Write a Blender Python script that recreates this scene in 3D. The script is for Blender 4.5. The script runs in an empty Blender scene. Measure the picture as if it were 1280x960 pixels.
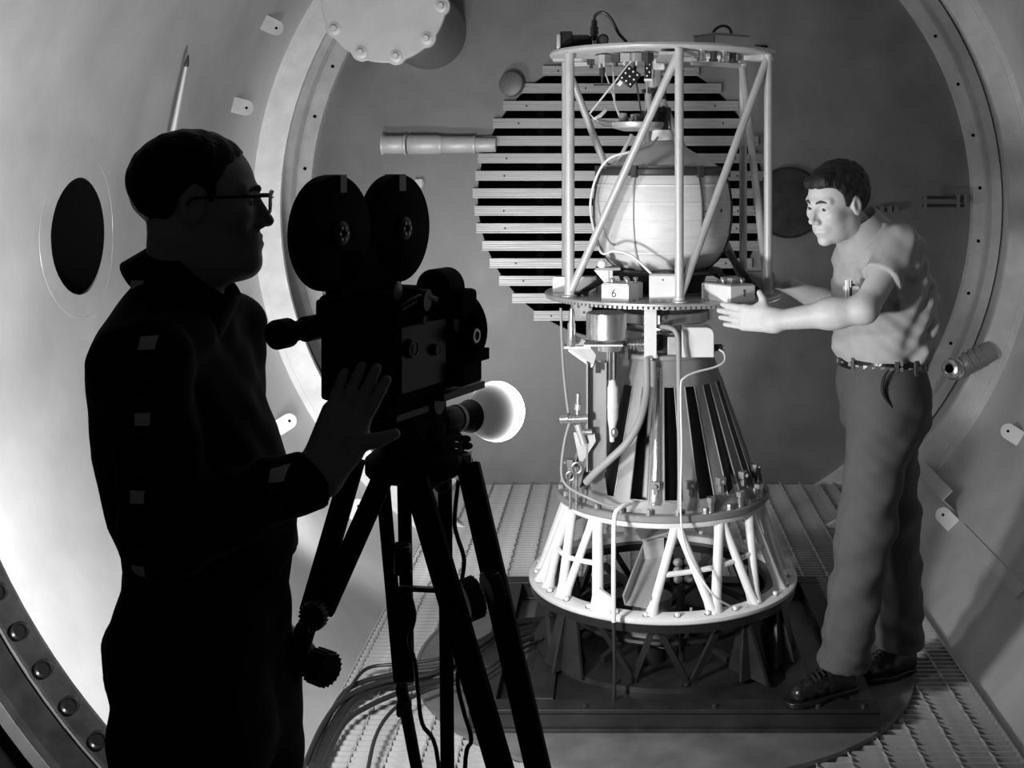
import bpy, bmesh, math, random
import numpy as np
from mathutils import Vector, Matrix
random.seed(7)

sc = bpy.context.scene
COL = sc.collection
PI = math.pi
# ---------------------------------------------------------------- camera (level view camera with a shifted lens)
F, VX, VY, H = 1500.0, 772.0, 210.0, 1.75          # focal length in pixels, principal point, camera height
cd = bpy.data.cameras.new('camera'); cam = bpy.data.objects.new('camera', cd); COL.objects.link(cam)
cd.sensor_fit = 'HORIZONTAL'; cd.sensor_width = 36.0; cd.lens = 36.0 * F / 1280.0
cd.shift_x = (640 - VX) / 1280.0; cd.shift_y = (VY - 480) / 1280.0
cd.clip_start = 0.05; cd.clip_end = 60
cam.location = (0, 0, H); cam.rotation_euler = (PI / 2, 0, 0)
sc.camera = cam
# ---------------------------------------------------------------- world, exposure
w = bpy.data.worlds.new('dark_hall'); sc.world = w; w.use_nodes = True
w.node_tree.nodes['Background'].inputs[0].default_value = (0.5, 0.5, 0.5, 1)
w.node_tree.nodes['Background'].inputs[1].default_value = 0.020
vs = sc.view_settings
vs.view_transform = 'Standard'; vs.look = 'None'; vs.gamma = 1.0; vs.use_curve_mapping = False
vs.exposure = 0.0

def spot(name, loc, target, watts, radius, angle, blend):
    l = bpy.data.lights.new(name, 'SPOT'); o = bpy.data.objects.new(name, l); COL.objects.link(o)
    l.energy = watts; l.shadow_soft_size = radius; l.spot_size = math.radians(angle); l.spot_blend = blend
    o.location = loc
    o.rotation_euler = (Vector(target) - Vector(loc)).to_track_quat('-Z', 'Y').to_euler()
    return o
def point(name, loc, watts, radius):
    l = bpy.data.lights.new(name, 'POINT'); o = bpy.data.objects.new(name, l); COL.objects.link(o)
    l.energy = watts; l.shadow_soft_size = radius; o.location = loc
    return o
# flood lamp standing behind the film crew man, lights the left shell and the machine
spot('flood_lamp_light', (-0.76, 2.48, 0.95), (-0.80, 4.6, 1.60), 135, 0.09, 165, 0.5)
# second flood low beside the left shell, hidden behind his legs
spot('low_flood_light', (-1.22, 4.45, 0.62), (-0.90, 6.6, 0.85), 46, 0.09, 122, 0.5)
# added unseen fill, high left at the chamber mouth, brightens machine and technician
spot('added_fill_light', (-0.95, 2.75, 1.55), (0.35, 4.3, 1.45), 40, 0.07, 80, 0.5)

# ---------------------------------------------------------------- helpers
def P(px, py, D):
    return Vector(((px - VX) / F * D, D, H - (py - VY) / F * D))

def mat(name, v, rough=0.5, metal=0.0, noise=0.0, nscale=8.0, bump=0.0, bscale=60.0, spec=0.5, stretch=None):
    m = bpy.data.materials.new(name); m.use_nodes = True
    nt = m.node_tree; b = nt.nodes['Principled BSDF']
    b.inputs['Base Color'].default_value = (v, v, v, 1)
    b.inputs['Roughness'].default_value = rough; b.inputs['Metallic'].default_value = metal
    b.inputs['Specular IOR Level'].default_value = spec
    if noise or bump:
        tc = nt.nodes.new('ShaderNodeTexCoord'); mp = nt.nodes.new('ShaderNodeMapping')
        nt.links.new(tc.outputs['Object'], mp.inputs[0])
        if stretch: mp.inputs['Scale'].default_value = stretch
    if noise:
        n = nt.nodes.new('ShaderNodeTexNoise'); n.inputs['Scale'].default_value = nscale
        n.inputs['Detail'].default_value = 6; n.inputs['Roughness'].default_value = 0.62
        nt.links.new(mp.outputs[0], n.inputs['Vector'])
        r = nt.nodes.new('ShaderNodeMapRange')
        r.inputs[1].default_value = 0.3; r.inputs[2].default_value = 0.7
        r.inputs[3].default_value = v * (1 - noise); r.inputs[4].default_value = min(1, v * (1 + noise))
        nt.links.new(n.outputs['Fac'], r.inputs[0]); nt.links.new(r.outputs[0], b.inputs['Base Color'])
        r2 = nt.nodes.new('ShaderNodeMapRange')
        r2.inputs[1].default_value = 0.3; r2.inputs[2].default_value = 0.7
        r2.inputs[3].default_value = max(0.05, rough - 0.08); r2.inputs[4].default_value = min(1, rough + 0.08)
        nt.links.new(n.outputs['Fac'], r2.inputs[0]); nt.links.new(r2.outputs[0], b.inputs['Roughness'])
    if bump:
        n2 = nt.nodes.new('ShaderNodeTexNoise'); n2.inputs['Scale'].default_value = bscale; n2.inputs['Detail'].default_value = 4
        nt.links.new(mp.outputs[0], n2.inputs['Vector'])
        bp = nt.nodes.new('ShaderNodeBump'); bp.inputs['Strength'].default_value = bump; bp.inputs['Distance'].default_value = 0.004
        nt.links.new(n2.outputs['Fac'], bp.inputs['Height']); nt.links.new(bp.outputs[0], b.inputs['Normal'])
    return m

M = dict(
    shell=mat('shell_steel', .56, .42, .2, .16, 2.2, .05, 40),
    endcap=mat('end_wall_steel', .26, .5, .3, .18, 3.0, .05, 30),
    ringm=mat('ring_steel', .78, .42, .15, .12, 9.0),
    flange=mat('flange_dark_steel', .07, .45, .5, .3, 14.0),
    flange2=mat('flange_bright_edge', .5, .4, .6),
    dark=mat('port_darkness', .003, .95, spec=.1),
    slat=mat('louvre_aluminium', .42, .38, .4, .14, 6.0, .0, 10, .5, (.6, 4, 14)),
    lug=mat('lug_pale_steel', .70, .5, .2, .1, 12),
    white=mat('white_paint', .82, .42, 0, .06, 16),
    cover=mat('cover_plate', .72, .45, .2, .06, 9),
    grate=mat('grating_zinc', .47, .45, .15, .2, 18),
    plate=mat('floor_plate_steel', .22, .5, .4, .3, 5, .06, 50),
    skid=mat('skid_dark_paint', .022, .42, .1, .4, 9),
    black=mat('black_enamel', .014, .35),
    blackmatte=mat('black_crackle', .006, .85, spec=.2),
    knurl=mat('black_rubber_knob', .02, .5),
    conem=mat('housing_grey_cast', .27, .48, .25, .14, 9, .04, 60),
    conebright=mat('machined_bright_rib', .62, .26, .85, .12, 7),
    steel=mat('machined_steel', .55, .3, .85, .1, 12),
    alu=mat('dull_aluminium', .50, .42, .45, .1, 14),
    tube=mat('truss_grey_paint', .46, .42, .15, .08, 22),
    rim=mat('turntable_aluminium', .42, .38, .5, .12, 20),
    boxw=mat('box_light_paint', .68, .5, 0, .05, 12),
    tape=mat('pale_tape', .80, .7),
    fibre=mat('sphere_fibreglass', .62, .42, .0, .10, 7, .05, 40, .5, (1, 1, 5)),
    cap=mat('sphere_cap', .64, .5, .0, .14, 9),
    strap=mat('dark_strap', .05, .4, .3),
    wire=mat('pale_wire', .72, .5),
    cable=mat('black_cable', .02, .45),
    cablegrey=mat('grey_hose', .30, .5),
    brass=mat('fitting_metal', .55, .3, .8, .1, 30),
    skin=mat('skin', .50, .5, 0, .05, 60, .10, 220, .35),
    lip=mat('lip', .30, .45),
    hair=mat('dark_hair', .012, .5, 0, .5, 70, .8, 160, .3, (1, 1, .25)),
    brow=mat('eyebrow_hair', .06, .8),
    shirt=mat('khaki_cotton', .36, .85, 0, .06, 30, .18, 420, .2),
    trouser=mat('grey_twill', .085, .8, 0, .08, 30, .2, 500, .2),
    leather=mat('black_leather', .012, .22, 0, 0, 8, .25, 90),
    trouserblack=mat('black_trouser', .012, .85, 0, 0, 8, .2, 300, .2),
    eyew=mat('eye_white', .34, .3), iris=mat('iris', .04, .2),
    glass=mat('spectacle_lens', .8, .05),
    ink=mat('black_ink', .01, .6),
    hallfloor=mat('hall_concrete', .12, .8, 0, .2, 3),
)
g = M['glass'].node_tree.nodes['Principled BSDF']
g.inputs['Transmission Weight'].default_value = 1.0; g.inputs['IOR'].default_value = 1.05

def frame(axis):
    a = Vector(axis).normalized()
    u = a.cross(Vector((0, 0, 1)) if abs(a.z) < .9 else Vector((1, 0, 0))).normalized()
    return u, a.cross(u), a

class MB:
    def __init__(s): s.v = []; s.f = []
    def add(s, vs_, fs):
        k = len(s.v); s.v += [Vector(v) for v in vs_]; s.f += [[i + k for i in f] for f in fs]; return s
    def box(s, c, size, R=None):
        c = Vector(c); x, y, z = [q / 2 for q in size]; R = R or Matrix.Identity(3)
        vs_ = [c + R @ Vector((i * x, j * y, k * z)) for i in (-1, 1) for j in (-1, 1) for k in (-1, 1)]
        return s.add(vs_, [(0, 1, 3, 2), (4, 6, 7, 5), (0, 4, 5, 1), (2, 3, 7, 6), (0, 2, 6, 4), (1, 5, 7, 3)])
    def beam(s, p0, p1, wd, ht, up=(0, 0, 1)):
        p0 = Vector(p0); p1 = Vector(p1); a = (p1 - p0); L = a.length; a.normalize()
        u = a.cross(Vector(up)); u = u.normalized() if u.length > 1e-4 else Vector((1, 0, 0)); v = u.cross(a)
        R = Matrix((u, a, v)).transposed()
        return s.box((p0 + p1) / 2, (wd, L, ht), R)
    def lathe(s, prof, c, axis=(0, 0, 1), n=32, a0=0, a1=2 * PI):
        c = Vector(c); u, v, a = frame(axis); full = abs(a1 - a0 - 2 * PI) < 1e-5
        m = n if full else n + 1; vs_ = []
        for r, z in prof:
            for i in range(m):
                t = a0 + (a1 - a0) * i / n
                vs_.append(c + a * z + (u * math.cos(t) + v * math.sin(t)) * r)
        fs = []
        for j in range(len(prof) - 1):
            for i in range(n):
                i2 = (i + 1) % m
                fs.append((j * m + i, j * m + i2, (j + 1) * m + i2, (j + 1) * m + i))
        return s.add(vs_, fs)
    def cyl(s, p0, p1, r0, r1=None, n=16, cap=True):
        p0 = Vector(p0); p1 = Vector(p1); r1 = r0 if r1 is None else r1; L = (p1 - p0).length
        pr = [(r0, 0), (r1, L)]
        if cap: pr = [(1e-5, 0)] + pr + [(1e-5, L)]
        return s.lathe(pr, p0, p1 - p0, n)
    def ring(s, c, ri, ro, z0, z1, n=64, axis=(0, 0, 1)):
        return s.lathe([(ri, z0), (ro, z0), (ro, z1), (ri, z1), (ri, z0)], c, axis, n)
    def tube(s, pts, r, n=8, sm=0):
        pts = [Vector(p) for p in pts]
        if sm: pts = smooth_path(pts, sm)
        rs = r if isinstance(r, (list, tuple)) else [r] * len(pts)
        if len(rs) != len(pts): rs = list(np.interp(np.linspace(0, 1, len(pts)), np.linspace(0, 1, len(rs)), rs))
        vs_ = []; u = None
        for i, p in enumerate(pts):
            t = (pts[min(i + 1, len(pts) - 1)] - pts[max(i - 1, 0)]).normalized()
            if u is None: u = frame(t)[0]
            u = (u - t * u.dot(t)).normalized(); v = t.cross(u)
            for k in range(n):
                a = 2 * PI * k / n; vs_.append(p + (u * math.cos(a) + v * math.sin(a)) * rs[i])
        fs = [(j * n + k, j * n + (k + 1) % n, (j + 1) * n + (k + 1) % n, (j + 1) * n + k) for j in range(len(pts) - 1) for k in range(n)]
        fs += [tuple(range(n))[::-1], tuple(range((len(pts) - 1) * n, len(pts) * n))]
        return s.add(vs_, fs)
    def prism(s, poly, o, U, V, depth):
        o = Vector(o); U = Vector(U); V = Vector(V); W = U.cross(V).normalized()
        n = len(poly); vs_ = [o + U * x + V * y for x, y in poly] + [o + U * x + V * y + W * depth for x, y in poly]
        return s.add(vs_, [tuple(range(n))[::-1], tuple(range(n, 2 * n))] + [(i, (i + 1) % n, n + (i + 1) % n, n + i) for i in range(n)])
    def ell(s, c, rad, R=None, n=16, m=10):
        c = Vector(c); R = R or Matrix.Identity(3); vs_ = []
        for j in range(m + 1):
            t = PI * j / m
            for i in range(n):
                p = 2 * PI * i / n
                vs_.append(c + R @ Vector((rad[0] * math.sin(t) * math.cos(p), rad[1] * math.sin(t) * math.sin(p), rad[2] * math.cos(t))))
        return s.add(vs_, [(j * n + i, (j + 1) * n + i, (j + 1) * n + (i + 1) % n, j * n + (i + 1) % n) for j in range(m) for i in range(n)])
    def mesh(s, name, m, origin=(0, 0, 0), smooth=True, ang=38):
        o = Vector(origin); me = bpy.data.meshes.new(name)
        me.from_pydata([tuple(v - o) for v in s.v], [], s.f)
        bm = bmesh.new(); bm.from_mesh(me)
        bmesh.ops.remove_doubles(bm, verts=bm.verts, dist=2e-5)
        bmesh.ops.recalc_face_normals(bm, faces=bm.faces); bm.to_mesh(me); bm.free()
        if smooth:
            me.polygons.foreach_set('use_smooth', [True] * len(me.polygons)); me.set_sharp_from_angle(angle=math.radians(ang))
        me.materials.append(M[m] if isinstance(m, str) else m)
        return me
    def build(s, name, m, parent=None, smooth=True, bevel=0, ang=38):
        xs = [min(v[i] for v in s.v) for i in range(3)]; ys = [max(v[i] for v in s.v) for i in range(3)]
        c = Vector(((xs[0] + ys[0]) / 2, (xs[1] + ys[1]) / 2, xs[2]))
        o = put(name, s.mesh(name, m, c, smooth, ang), parent, c)
        if bevel:
            b = o.modifiers.new('bevel', 'BEVEL'); b.width = bevel; b.segments = 2; b.limit_method = 'ANGLE'; b.angle_limit = math.radians(40)
        return o

WLOC = {}
def put(name, me, parent, loc, R=None):
    o = bpy.data.objects.new(name, me); COL.objects.link(o)
    loc = Vector(loc); WLOC[o.name] = loc
    if parent:
        o.parent = parent; o.location = loc - WLOC[parent.name]
    else: o.location = loc
    if R is not None: o.rotation_euler = R.to_euler()
    return o
def smooth_path(pts, k):
    out = []; n = len(pts)
    for i in range(n - 1):
        p0 = pts[max(i - 1, 0)]; p1 = pts[i]; p2 = pts[i + 1]; p3 = pts[min(i + 2, n - 1)]
        for q in range(k):
            t = q / k
            out.append(0.5 * ((2 * p1) + (p2 - p0) * t + (2 * p0 - 5 * p1 + 4 * p2 - p3) * t * t + (3 * p1 - p0 - 3 * p2 + p3) * t ** 3))
    return out + [pts[-1]]
def tag(o, label, cat, group=None):
    o['label'] = label; o['category'] = cat
    if group: o['group'] = group
    return o
def thing(name, loc, label, cat, group=None):
    o = bpy.data.objects.new(name, None); COL.objects.link(o); o.empty_display_size = .05
    o.location = loc; WLOC[o.name] = Vector(loc); return tag(o, label, cat, group)
def struct(o): o['kind'] = 'structure'; return o
def Rz(a): return Matrix.Rotation(a, 3, 'Z')
def align(axis):
    u, v, a = frame(axis); return Matrix((u, v, a)).transposed()      # local z -> axis
def bolt_mesh(name, m, r, h, n=6):
    b = MB(); b.lathe([(1e-5, h * 1.0), (r * .8, h), (r, h * .8), (r, 0), (r * 1.5, 0), (r * 1.5, -.001), (1e-5, -.001)], (0, 0, 0), (0, 0, 1), n)
    return b.mesh(name, m)

# ================================================================ the chamber
CX, CZ, RC = 0.134, 1.545, 1.92          # axis of the chamber and its radius
Y0, YR, YB = 3.12, 5.90, 6.73            # mouth, ring, end wall
def wallhit(px, py, R=RC):
    dx = (px - VX) / F; dz = -(py - VY) / F
    a = dx * dx + dz * dz; b = 2 * (dx * (0 - CX) + dz * (H - CZ)); c = CX * CX + (H - CZ) ** 2 - R * R
    D = (-b + math.sqrt(b * b - 4 * a * c)) / (2 * a)
    p = P(px, py, D); n = Vector((CX - p.x, 0, CZ - p.z)).normalized()
    return p, n
def shell(name, a0, a1):
    b = MB(); n = 48; pr = [(RC, 0), (RC, YR - Y0), (RC + .11, YR - Y0 + .02), (RC + .11, YB - Y0 + .1)]
    # frame((0,1,0)) : u = y x z = +x ; v = y x x = -z
    b.lathe(pr, (CX, Y0, CZ), (0, 1, 0), n, a0, a1)
    pr2 = [(RC + .03, 0), (RC + .15, YB - Y0 + .1)]
    b.lathe(pr2, (CX, Y0, CZ), (0, 1, 0), n, a0, a1)
    return b
PORT = wallhit(98, 295)[0]
b = MB(); b.lathe([(RC, 0), (RC, YR - Y0), (RC + .11, YR - Y0 + .02), (RC + .11, YB - Y0 + .1), (RC + .15, YB - Y0 + .1), (RC + .15, YR - Y0), (RC + .05, YR - Y0 - .05), (RC + .05, 0), (RC, 0)], (CX, Y0, CZ), (0, 1, 0), 64, PI / 2, 3 * PI / 2)
# close the two long edges so that the boolean sees a solid
nb = 65; b.f.append([j * nb for j in range(8)][::-1]); b.f.append([j * nb + 64 for j in range(8)])
wl = struct(b.build('wall_left', 'shell', ang=25))
cut = MB(); cut.cyl(PORT + Vector((.4, 0, 0)), PORT - Vector((.4, 0, 0)), .194, n=48)
co = cut.build('cutter', 'dark')
md = wl.modifiers.new('port', 'BOOLEAN'); md.object = co; md.operation = 'DIFFERENCE'; md.solver = 'EXACT'
dg = bpy.context.evaluated_depsgraph_get(); me = bpy.data.meshes.new_from_object(wl.evaluated_get(dg))
wl.modifiers.clear(); wl.data = me; me.set_sharp_from_angle(angle=math.radians(25)); bpy.data.objects.remove(co)
b = MB(); b.lathe([(RC, 0), (RC, YR - Y0), (RC + .11, YR - Y0 + .02), (RC + .11, YB - Y0 + .1), (RC + .15, YB - Y0 + .1), (RC + .15, YR - Y0), (RC + .05, YR - Y0 - .05), (RC + .05, 0), (RC, 0)], (CX, Y0, CZ), (0, 1, 0), 64, -PI / 2, PI / 2)
wr = struct(b.build('wall_right', 'shell', ang=25))
# port stub behind the opening in the left shell
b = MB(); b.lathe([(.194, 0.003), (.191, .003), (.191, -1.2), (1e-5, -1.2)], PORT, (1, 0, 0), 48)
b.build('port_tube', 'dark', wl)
b = MB(); nn = 48
# seam weld round the port, following the curve of the shell
pts = []
for i in range(49):
    t = 2 * PI * i / 48; y = PORT.y + .27 * math.cos(t); z = PORT.z + .27 * math.sin(t)
    x = CX - math.sqrt(RC ** 2 - (z - CZ) ** 2); pts.append((x + .000, y, z))
b.tube(pts, .0012, 6); b.build('weld_seam', 'shell', wl)

# end wall with a round opening
LC = (.018, 1.571); LR = .815
b = MB(); n = 96
oc = [(CX + (RC + .10) * math.cos(2 * PI * i / n), CZ + (RC + .10) * math.sin(2 * PI * i / n)) for i in range(n)]
ic = [(LC[0] + (LR - .012) * math.cos(2 * PI * i / n), LC[1] + .018 + (LR - .012) * math.sin(2 * PI * i / n)) for i in range(n)]
vv = [(x, YB, z) for x, z in oc] + [(x, YB, z) for x, z in ic] + [(x, YB + .05, z) for x, z in ic]
ff = [(i, (i + 1) % n, n + (i + 1) % n, n + i) for i in range(n)] + [(n + i, n + (i + 1) % n, 2 * n + (i + 1) % n, 2 * n + i) for i in range(n)]
b.add(vv, ff); wb = struct(b.build('wall_back', 'endcap'))
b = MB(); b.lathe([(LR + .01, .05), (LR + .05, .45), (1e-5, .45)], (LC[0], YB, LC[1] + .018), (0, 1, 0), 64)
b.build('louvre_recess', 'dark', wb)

# rings
def holes(parent, y, r, cnt, a_off, hr):
    me_ = MB().lathe([(1e-5, .0015), (hr, .0015), (hr, -.006)], (0, 0, 0), (0, -1, 0), 10).mesh('ring_hole', 'dark')
    for i in range(cnt):
        a = a_off + 2 * PI * i / cnt
        put('ring_hole', me_, parent, (CX + r * math.cos(a), y, CZ + r * math.sin(a)))
b = MB(); b.lathe([(1.785, 0), (1.785, -.03), (1.885, -.03), (1.887, -.027), (1.891, -.027), (1.893, -.03), (1.93, -.03), (1.93, .0), (1.785, 0)], (CX, YR, CZ), (0, 1, 0), 128)
struct(b.build('trim_2', 'ringm', ang=20))
b = MB(); b.lathe([(1.845, 0), (1.845, -.05), (1.915, -.05), (1.918, -.045), (1.925, -.045), (1.96, -.02), (2.02, -.005), (2.02, 0)], (CX, YB, CZ), (0, 1, 0), 128)
t3 = struct(b.build('trim_3', 'ringm', ang=20)); holes(t3, YB - .05, 1.885, 40, .05, .010)
# mouth flange with bolt holes, seen from outside
b = MB(); b.lathe([(RC, .0), (RC + .074, .0), (RC + .074, -.004), (RC + .080, -.004), (RC + .080, 0), (RC + .155, 0), (RC + .155, -.03), (RC + .19, -.03), (RC + .19, .005), (RC + .6, .02), (RC + .6, .03), (RC + .03, .03), (RC + .03, .010), (RC, .010), (RC, 0)], (CX, Y0 - .010, CZ), (0, 1, 0), 160)
t1 = struct(b.build('trim_1', 'flange', ang=20))
b = MB(); b.ring((CX, Y0 - .016, CZ), RC + .074, RC + .0785, 0, .004, 160, (0, 1, 0)); b.build('gasket_line', 'flange2', t1)
b = MB(); b.ring((CX, Y0 - .042, CZ), RC + .157, RC + .188, 0, .004, 160, (0, 1, 0)); b.build('rim_band', 'alu', t1)
cap_me = MB().lathe([(1e-5, .006), (.016, .006), (.020, .010), (.0235, .010), (.0245, .004), (.0245, -.002)], (0, 0, 0), (0, -1, 0), 20).mesh('bolt_cap', 'black')
for i in range(106):
    a = 2 * PI * i / 106
    put('bolt_cap', cap_me, t1, (CX + (RC + .032) * math.cos(a), Y0 - .010, CZ + (RC + .032) * math.sin(a)))

# floor: open steel grating (bearing bars across, twisted rods along)
FX0, FX1 = CX - 1.055, CX + 1.06
b = MB()
for x in (FX0 - .004, FX1 + .004): b.box((x, (Y0 + YB) / 2 - .02, -.016), (.006, YB - Y0 - .06, .034))
for x in (FX0 + .2, CX, FX1 - .2): b.box((x, (Y0 + YB) / 2, -.075), (.06, YB - Y0 - .05, .08))
fl = struct(b.build('floor', 'grate'))
pitch = .0345; nb_ = int((YB - .06 - Y0) / pitch)
bar_me = MB().box((0, 0, -.016), (FX1 - FX0, .0055, .032)).mesh('bearing_bar', 'grate', smooth=False)
for i in range(nb_): put('bearing_bar', bar_me, fl, ((FX0 + FX1) / 2, Y0 + .03 + i * pitch, 0))
rod = MB(); ns = 210; L = YB - Y0 - .08
vs_ = []
for j in range(ns + 1):
    a = j * .62
    for k in range(4):
        q = a + k * PI / 2; vs_.append((.0055 * math.cos(q) * (1.0 if k % 2 else .6), L * j / ns, .0055 * math.sin(q) * (1.0 if k % 2 else .6)))
rod.add(vs_, [(j * 4 + k, j * 4 + (k + 1) % 4, j * 4 + 4 + (k + 1) % 4, j * 4 + 4 + k) for j in range(ns) for k in range(4)])
rod_me = rod.mesh('cross_rod', 'grate', smooth=False)
nr = int((FX1 - FX0) / .106)
for i in range(nr + 1): put('cross_rod', rod_me, fl, (FX0 + .02 + i * .106, Y0 + .03, .0015))
b = MB(); b.box((0, .9, -.05), (7, 4.1, .1)); struct(b.build('floor', 'hallfloor'))
# ================================================================ things fixed to the shell
SB = F / YB
# louvre: fifteen ribbed slats across the round opening
lv = thing('louvre_panel', (LC[0], YB - .02, LC[1] - LR), 'round louvre of ribbed horizontal metal slats on the end wall', 'louvre')
prof = [(-.027, 0), (-.027, -.022), (-.019, -.022), (-.017, -.017), (-.006, -.017), (-.004, -.022), (.006, -.022), (.008, -.017), (.018, -.017), (.020, -.022), (.027, -.022), (.027, 0)]
for k in range(-1, 14):
    y = 111 + 21.75 * k; z = H - (y - VY) / SB; hz = z - LC[1] - .02
    hl = math.sqrt(max(.02, (LR + .012) ** 2 - hz * hz)) + random.uniform(-.008, .008)
    s = MB(); s.prism([(q[1], q[0]) for q in prof], (LC[0] - hl, YB - .018, z), (0, 1, 0), (0, 0, 1), 2 * hl)
    sl = s.build('slat', 'slat', lv, smooth=False)
    for sx in (-1, 1):
        d = MB(); d.cyl((LC[0] + sx * hl * (.35 if k % 3 == 0 else .8), YB - .0405, z), (LC[0] + sx * hl * (.35 if k % 3 == 0 else .8), YB - .036, z), .006, n=8); d.build('screw', 'strap', sl)
for sx in (-1, 1):
    d = MB(); d.box((LC[0] + sx * .45, YB - .008, LC[1]), (.04, .02, 1.22)); d.build('support_rail', 'dark', lv)

# wall lugs: small pale tabs with one hole
lugspec = [(335, 30, 'small pale lug with a hole on the left shell under the bolted round cover', 1),
           (297, 132, 'small pale lug with a hole on the shell above the film maker with spectacles', 1),
           (303, 407, 'small pale lug with a hole on the shell in front of the plaid shirt collar', 1),
           (352, 532, 'small pale lug with a hole on the shell above the plaid sleeve cuff', 1),
           (440, 641, 'small pale lug with a hole seen through the spread tripod legs', 1),
           (1270, 545, 'dull lug with a hole on the right shell behind the technician', 1),
           (1187, 652, 'bright square lug with a hole under the sloping angle bracket', 1)]
for px, py, lab, s_ in lugspec:
    p, nrm = wallhit(px, py, RC - .012)
    t = thing('wall_lug', p - nrm * .012, lab, 'lug', 'lugs round the shell')
    U = Vector((0, 1, 0)); V = nrm.cross(U)
    Uy = U
    q = MB(); poly = []
    ro = .036
    for i in range(13):
        a = -PI / 2 + PI * i / 12; poly.append((ro * math.cos(a) * 1.0 + .01, ro * math.sin(a)))
    poly += [(-.055, ro), (-.055, -ro)]
    wd = Vector((CX, p.y, CZ)) - p
    # tab stands off the shell, turned towards the mouth so that its face is seen
    A = (Vector((0, -1, 0)) * .80 + nrm * .6).normalized(); T = U.cross(nrm).normalized()   # face normal, tangent round the shell
    X = (nrm - A * nrm.dot(A)).normalized(); Yv = A.cross(X)
    q = MB(); q.prism(poly, p - A * .004 + nrm * .028, X, Yv, .008)
    q.build('tab', 'shell' if px == 1270 else 'lug', t, bevel=.0015)
    h_ = MB(); h_.cyl(p + nrm * .028 + X * .012 - A * .0, p + nrm * .028 + X * .012 + A * .0055, .0065, n=10); h_.build('hole', 'dark', t)
    f = MB(); f.box(p + nrm * (-.008), (.03, .03, .012), align(nrm)); f.build('weld_pad', 'lug', t)

# sloping angle bracket on the right shell
p1, n1 = wallhit(1142, 583, RC - .01); p2, n2 = wallhit(1194, 640, RC - .01)
b = MB(); U = (p2 - p1).normalized(); N = (n1 + n2).normalized(); L = (p2 - p1).length
b.beam(p1 + N * .035, p2 + N * .035, .006, .085, N)
b.beam(p1 + N * .075 + N.cross(U) * .03, p2 + N * .075 + N.cross(U) * .03, .06, .006, N)
tag(b.build('angle_bracket', 'shell', bevel=.0015), 'short angle bracket sloping down the right shell from the ring', 'bracket')
# low ledge strip along the right shell
p1, n1 = wallhit(1200, 660, RC - .004); p2, n2 = wallhit(1278, 742, RC - .004)
b = MB(); b.beam(p1, p2, .05, .014, n1)
tag(b.build('ledge_strip', 'shell'), 'thin flat strip welded along the right shell below the square lug', 'strip')

# bolted round cover on a nozzle
CC = P(480, 0, 5.45); CRD = 81 / F * 5.45
t = thing('port_cover', (CC.x, CC.y, CC.z - CRD), 'large pale round cover plate with hex bolts round its lobed rim', 'cover plate')
b = MB(); poly = []; NBOLT = 10
for i in range(180):
    a = 2 * PI * i / 180; k = a * NBOLT / (2 * PI) + .0
    ph = abs((k + .5) % 1 - .5) * 2 * PI / NBOLT
    lobe = .016 * max(0, 1 - (ph * CRD / .034) ** 2) ** .5
    poly.append(((CRD - .010 + lobe) * math.cos(a), (CRD - .010 + lobe) * math.sin(a)))
A0 = math.radians(-78)
poly = [(x * math.cos(A0) - y * math.sin(A0), x * math.sin(A0) + y * math.cos(A0)) for x, y in poly]
b.prism(poly, (CC.x, CC.y + .03, CC.z), (1, 0, 0), (0, 0, 1), .03)
b.build('cover_plate', 'cover', t, bevel=.004)
hexb = MB().lathe([(1e-5, .024), (.013, .024), (.016, .020), (.016, .006), (.016, .004)], (0, 0, 0), (0, -1, 0), 6).mesh('hex_bolt', 'cover')
wash = MB().lathe([(1e-5, .005), (.026, .005), (.030, .003), (.030, -.003)], (0, 0, 0), (0, -1, 0), 24).mesh('washer', 'cover')
for i in range(NBOLT):
    a = A0 + 2 * PI * i / NBOLT; q = Vector((CC.x + (CRD - .034) * math.cos(a), CC.y, CC.z + (CRD - .034) * math.sin(a)))
    hb = put('hex_bolt', hexb, t, q); put('washer', wash, hb, q)
b = MB(); b.cyl((CC.x, CC.y + .03, CC.z), (CC.x, YB, CC.z), CRD * .72, n=40); b.build('nozzle', 'endcap', t)

# stepped pipe on the end wall
yb = YB - .075
def bx_(px): return (px - VX) / F * yb
pz = H - (181 - VY) / F * yb
t = thing('stepped_pipe', (bx_(548), yb, pz - .06), 'stepped horizontal pipe of four clamped lengths left of the louvre', 'pipe')
for x0, x1, r in ((477, 505, .051), (510, 550, .053), (552, 592, .047), (594, 620, .040)):
    b = MB(); b.lathe([(1e-5, 0), (r * .92, 0), (r, .006), (r, (x1 - x0) / F * yb - .006), (r * .92, (x1 - x0) / F * yb), (1e-5, (x1 - x0) / F * yb)], (bx_(x0), yb, pz), (1, 0, 0), 24)
    b.build('pipe_length', 'ringm', t)
for x in (479, 507, 551, 593):
    b = MB(); b.lathe([(.03, -.006), (.058 if x < 550 else .05, -.006), (.058 if x < 550 else .05, .006), (.03, .006)], (bx_(x), yb, pz), (1, 0, 0), 20); b.build('clamp_band', 'ringm', t)
for x in (485, 580):
    b = MB(); b.cyl((bx_(x), yb, pz), (bx_(x), YB, pz), .012, n=8); b.build('standoff', 'endcap', t)
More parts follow.
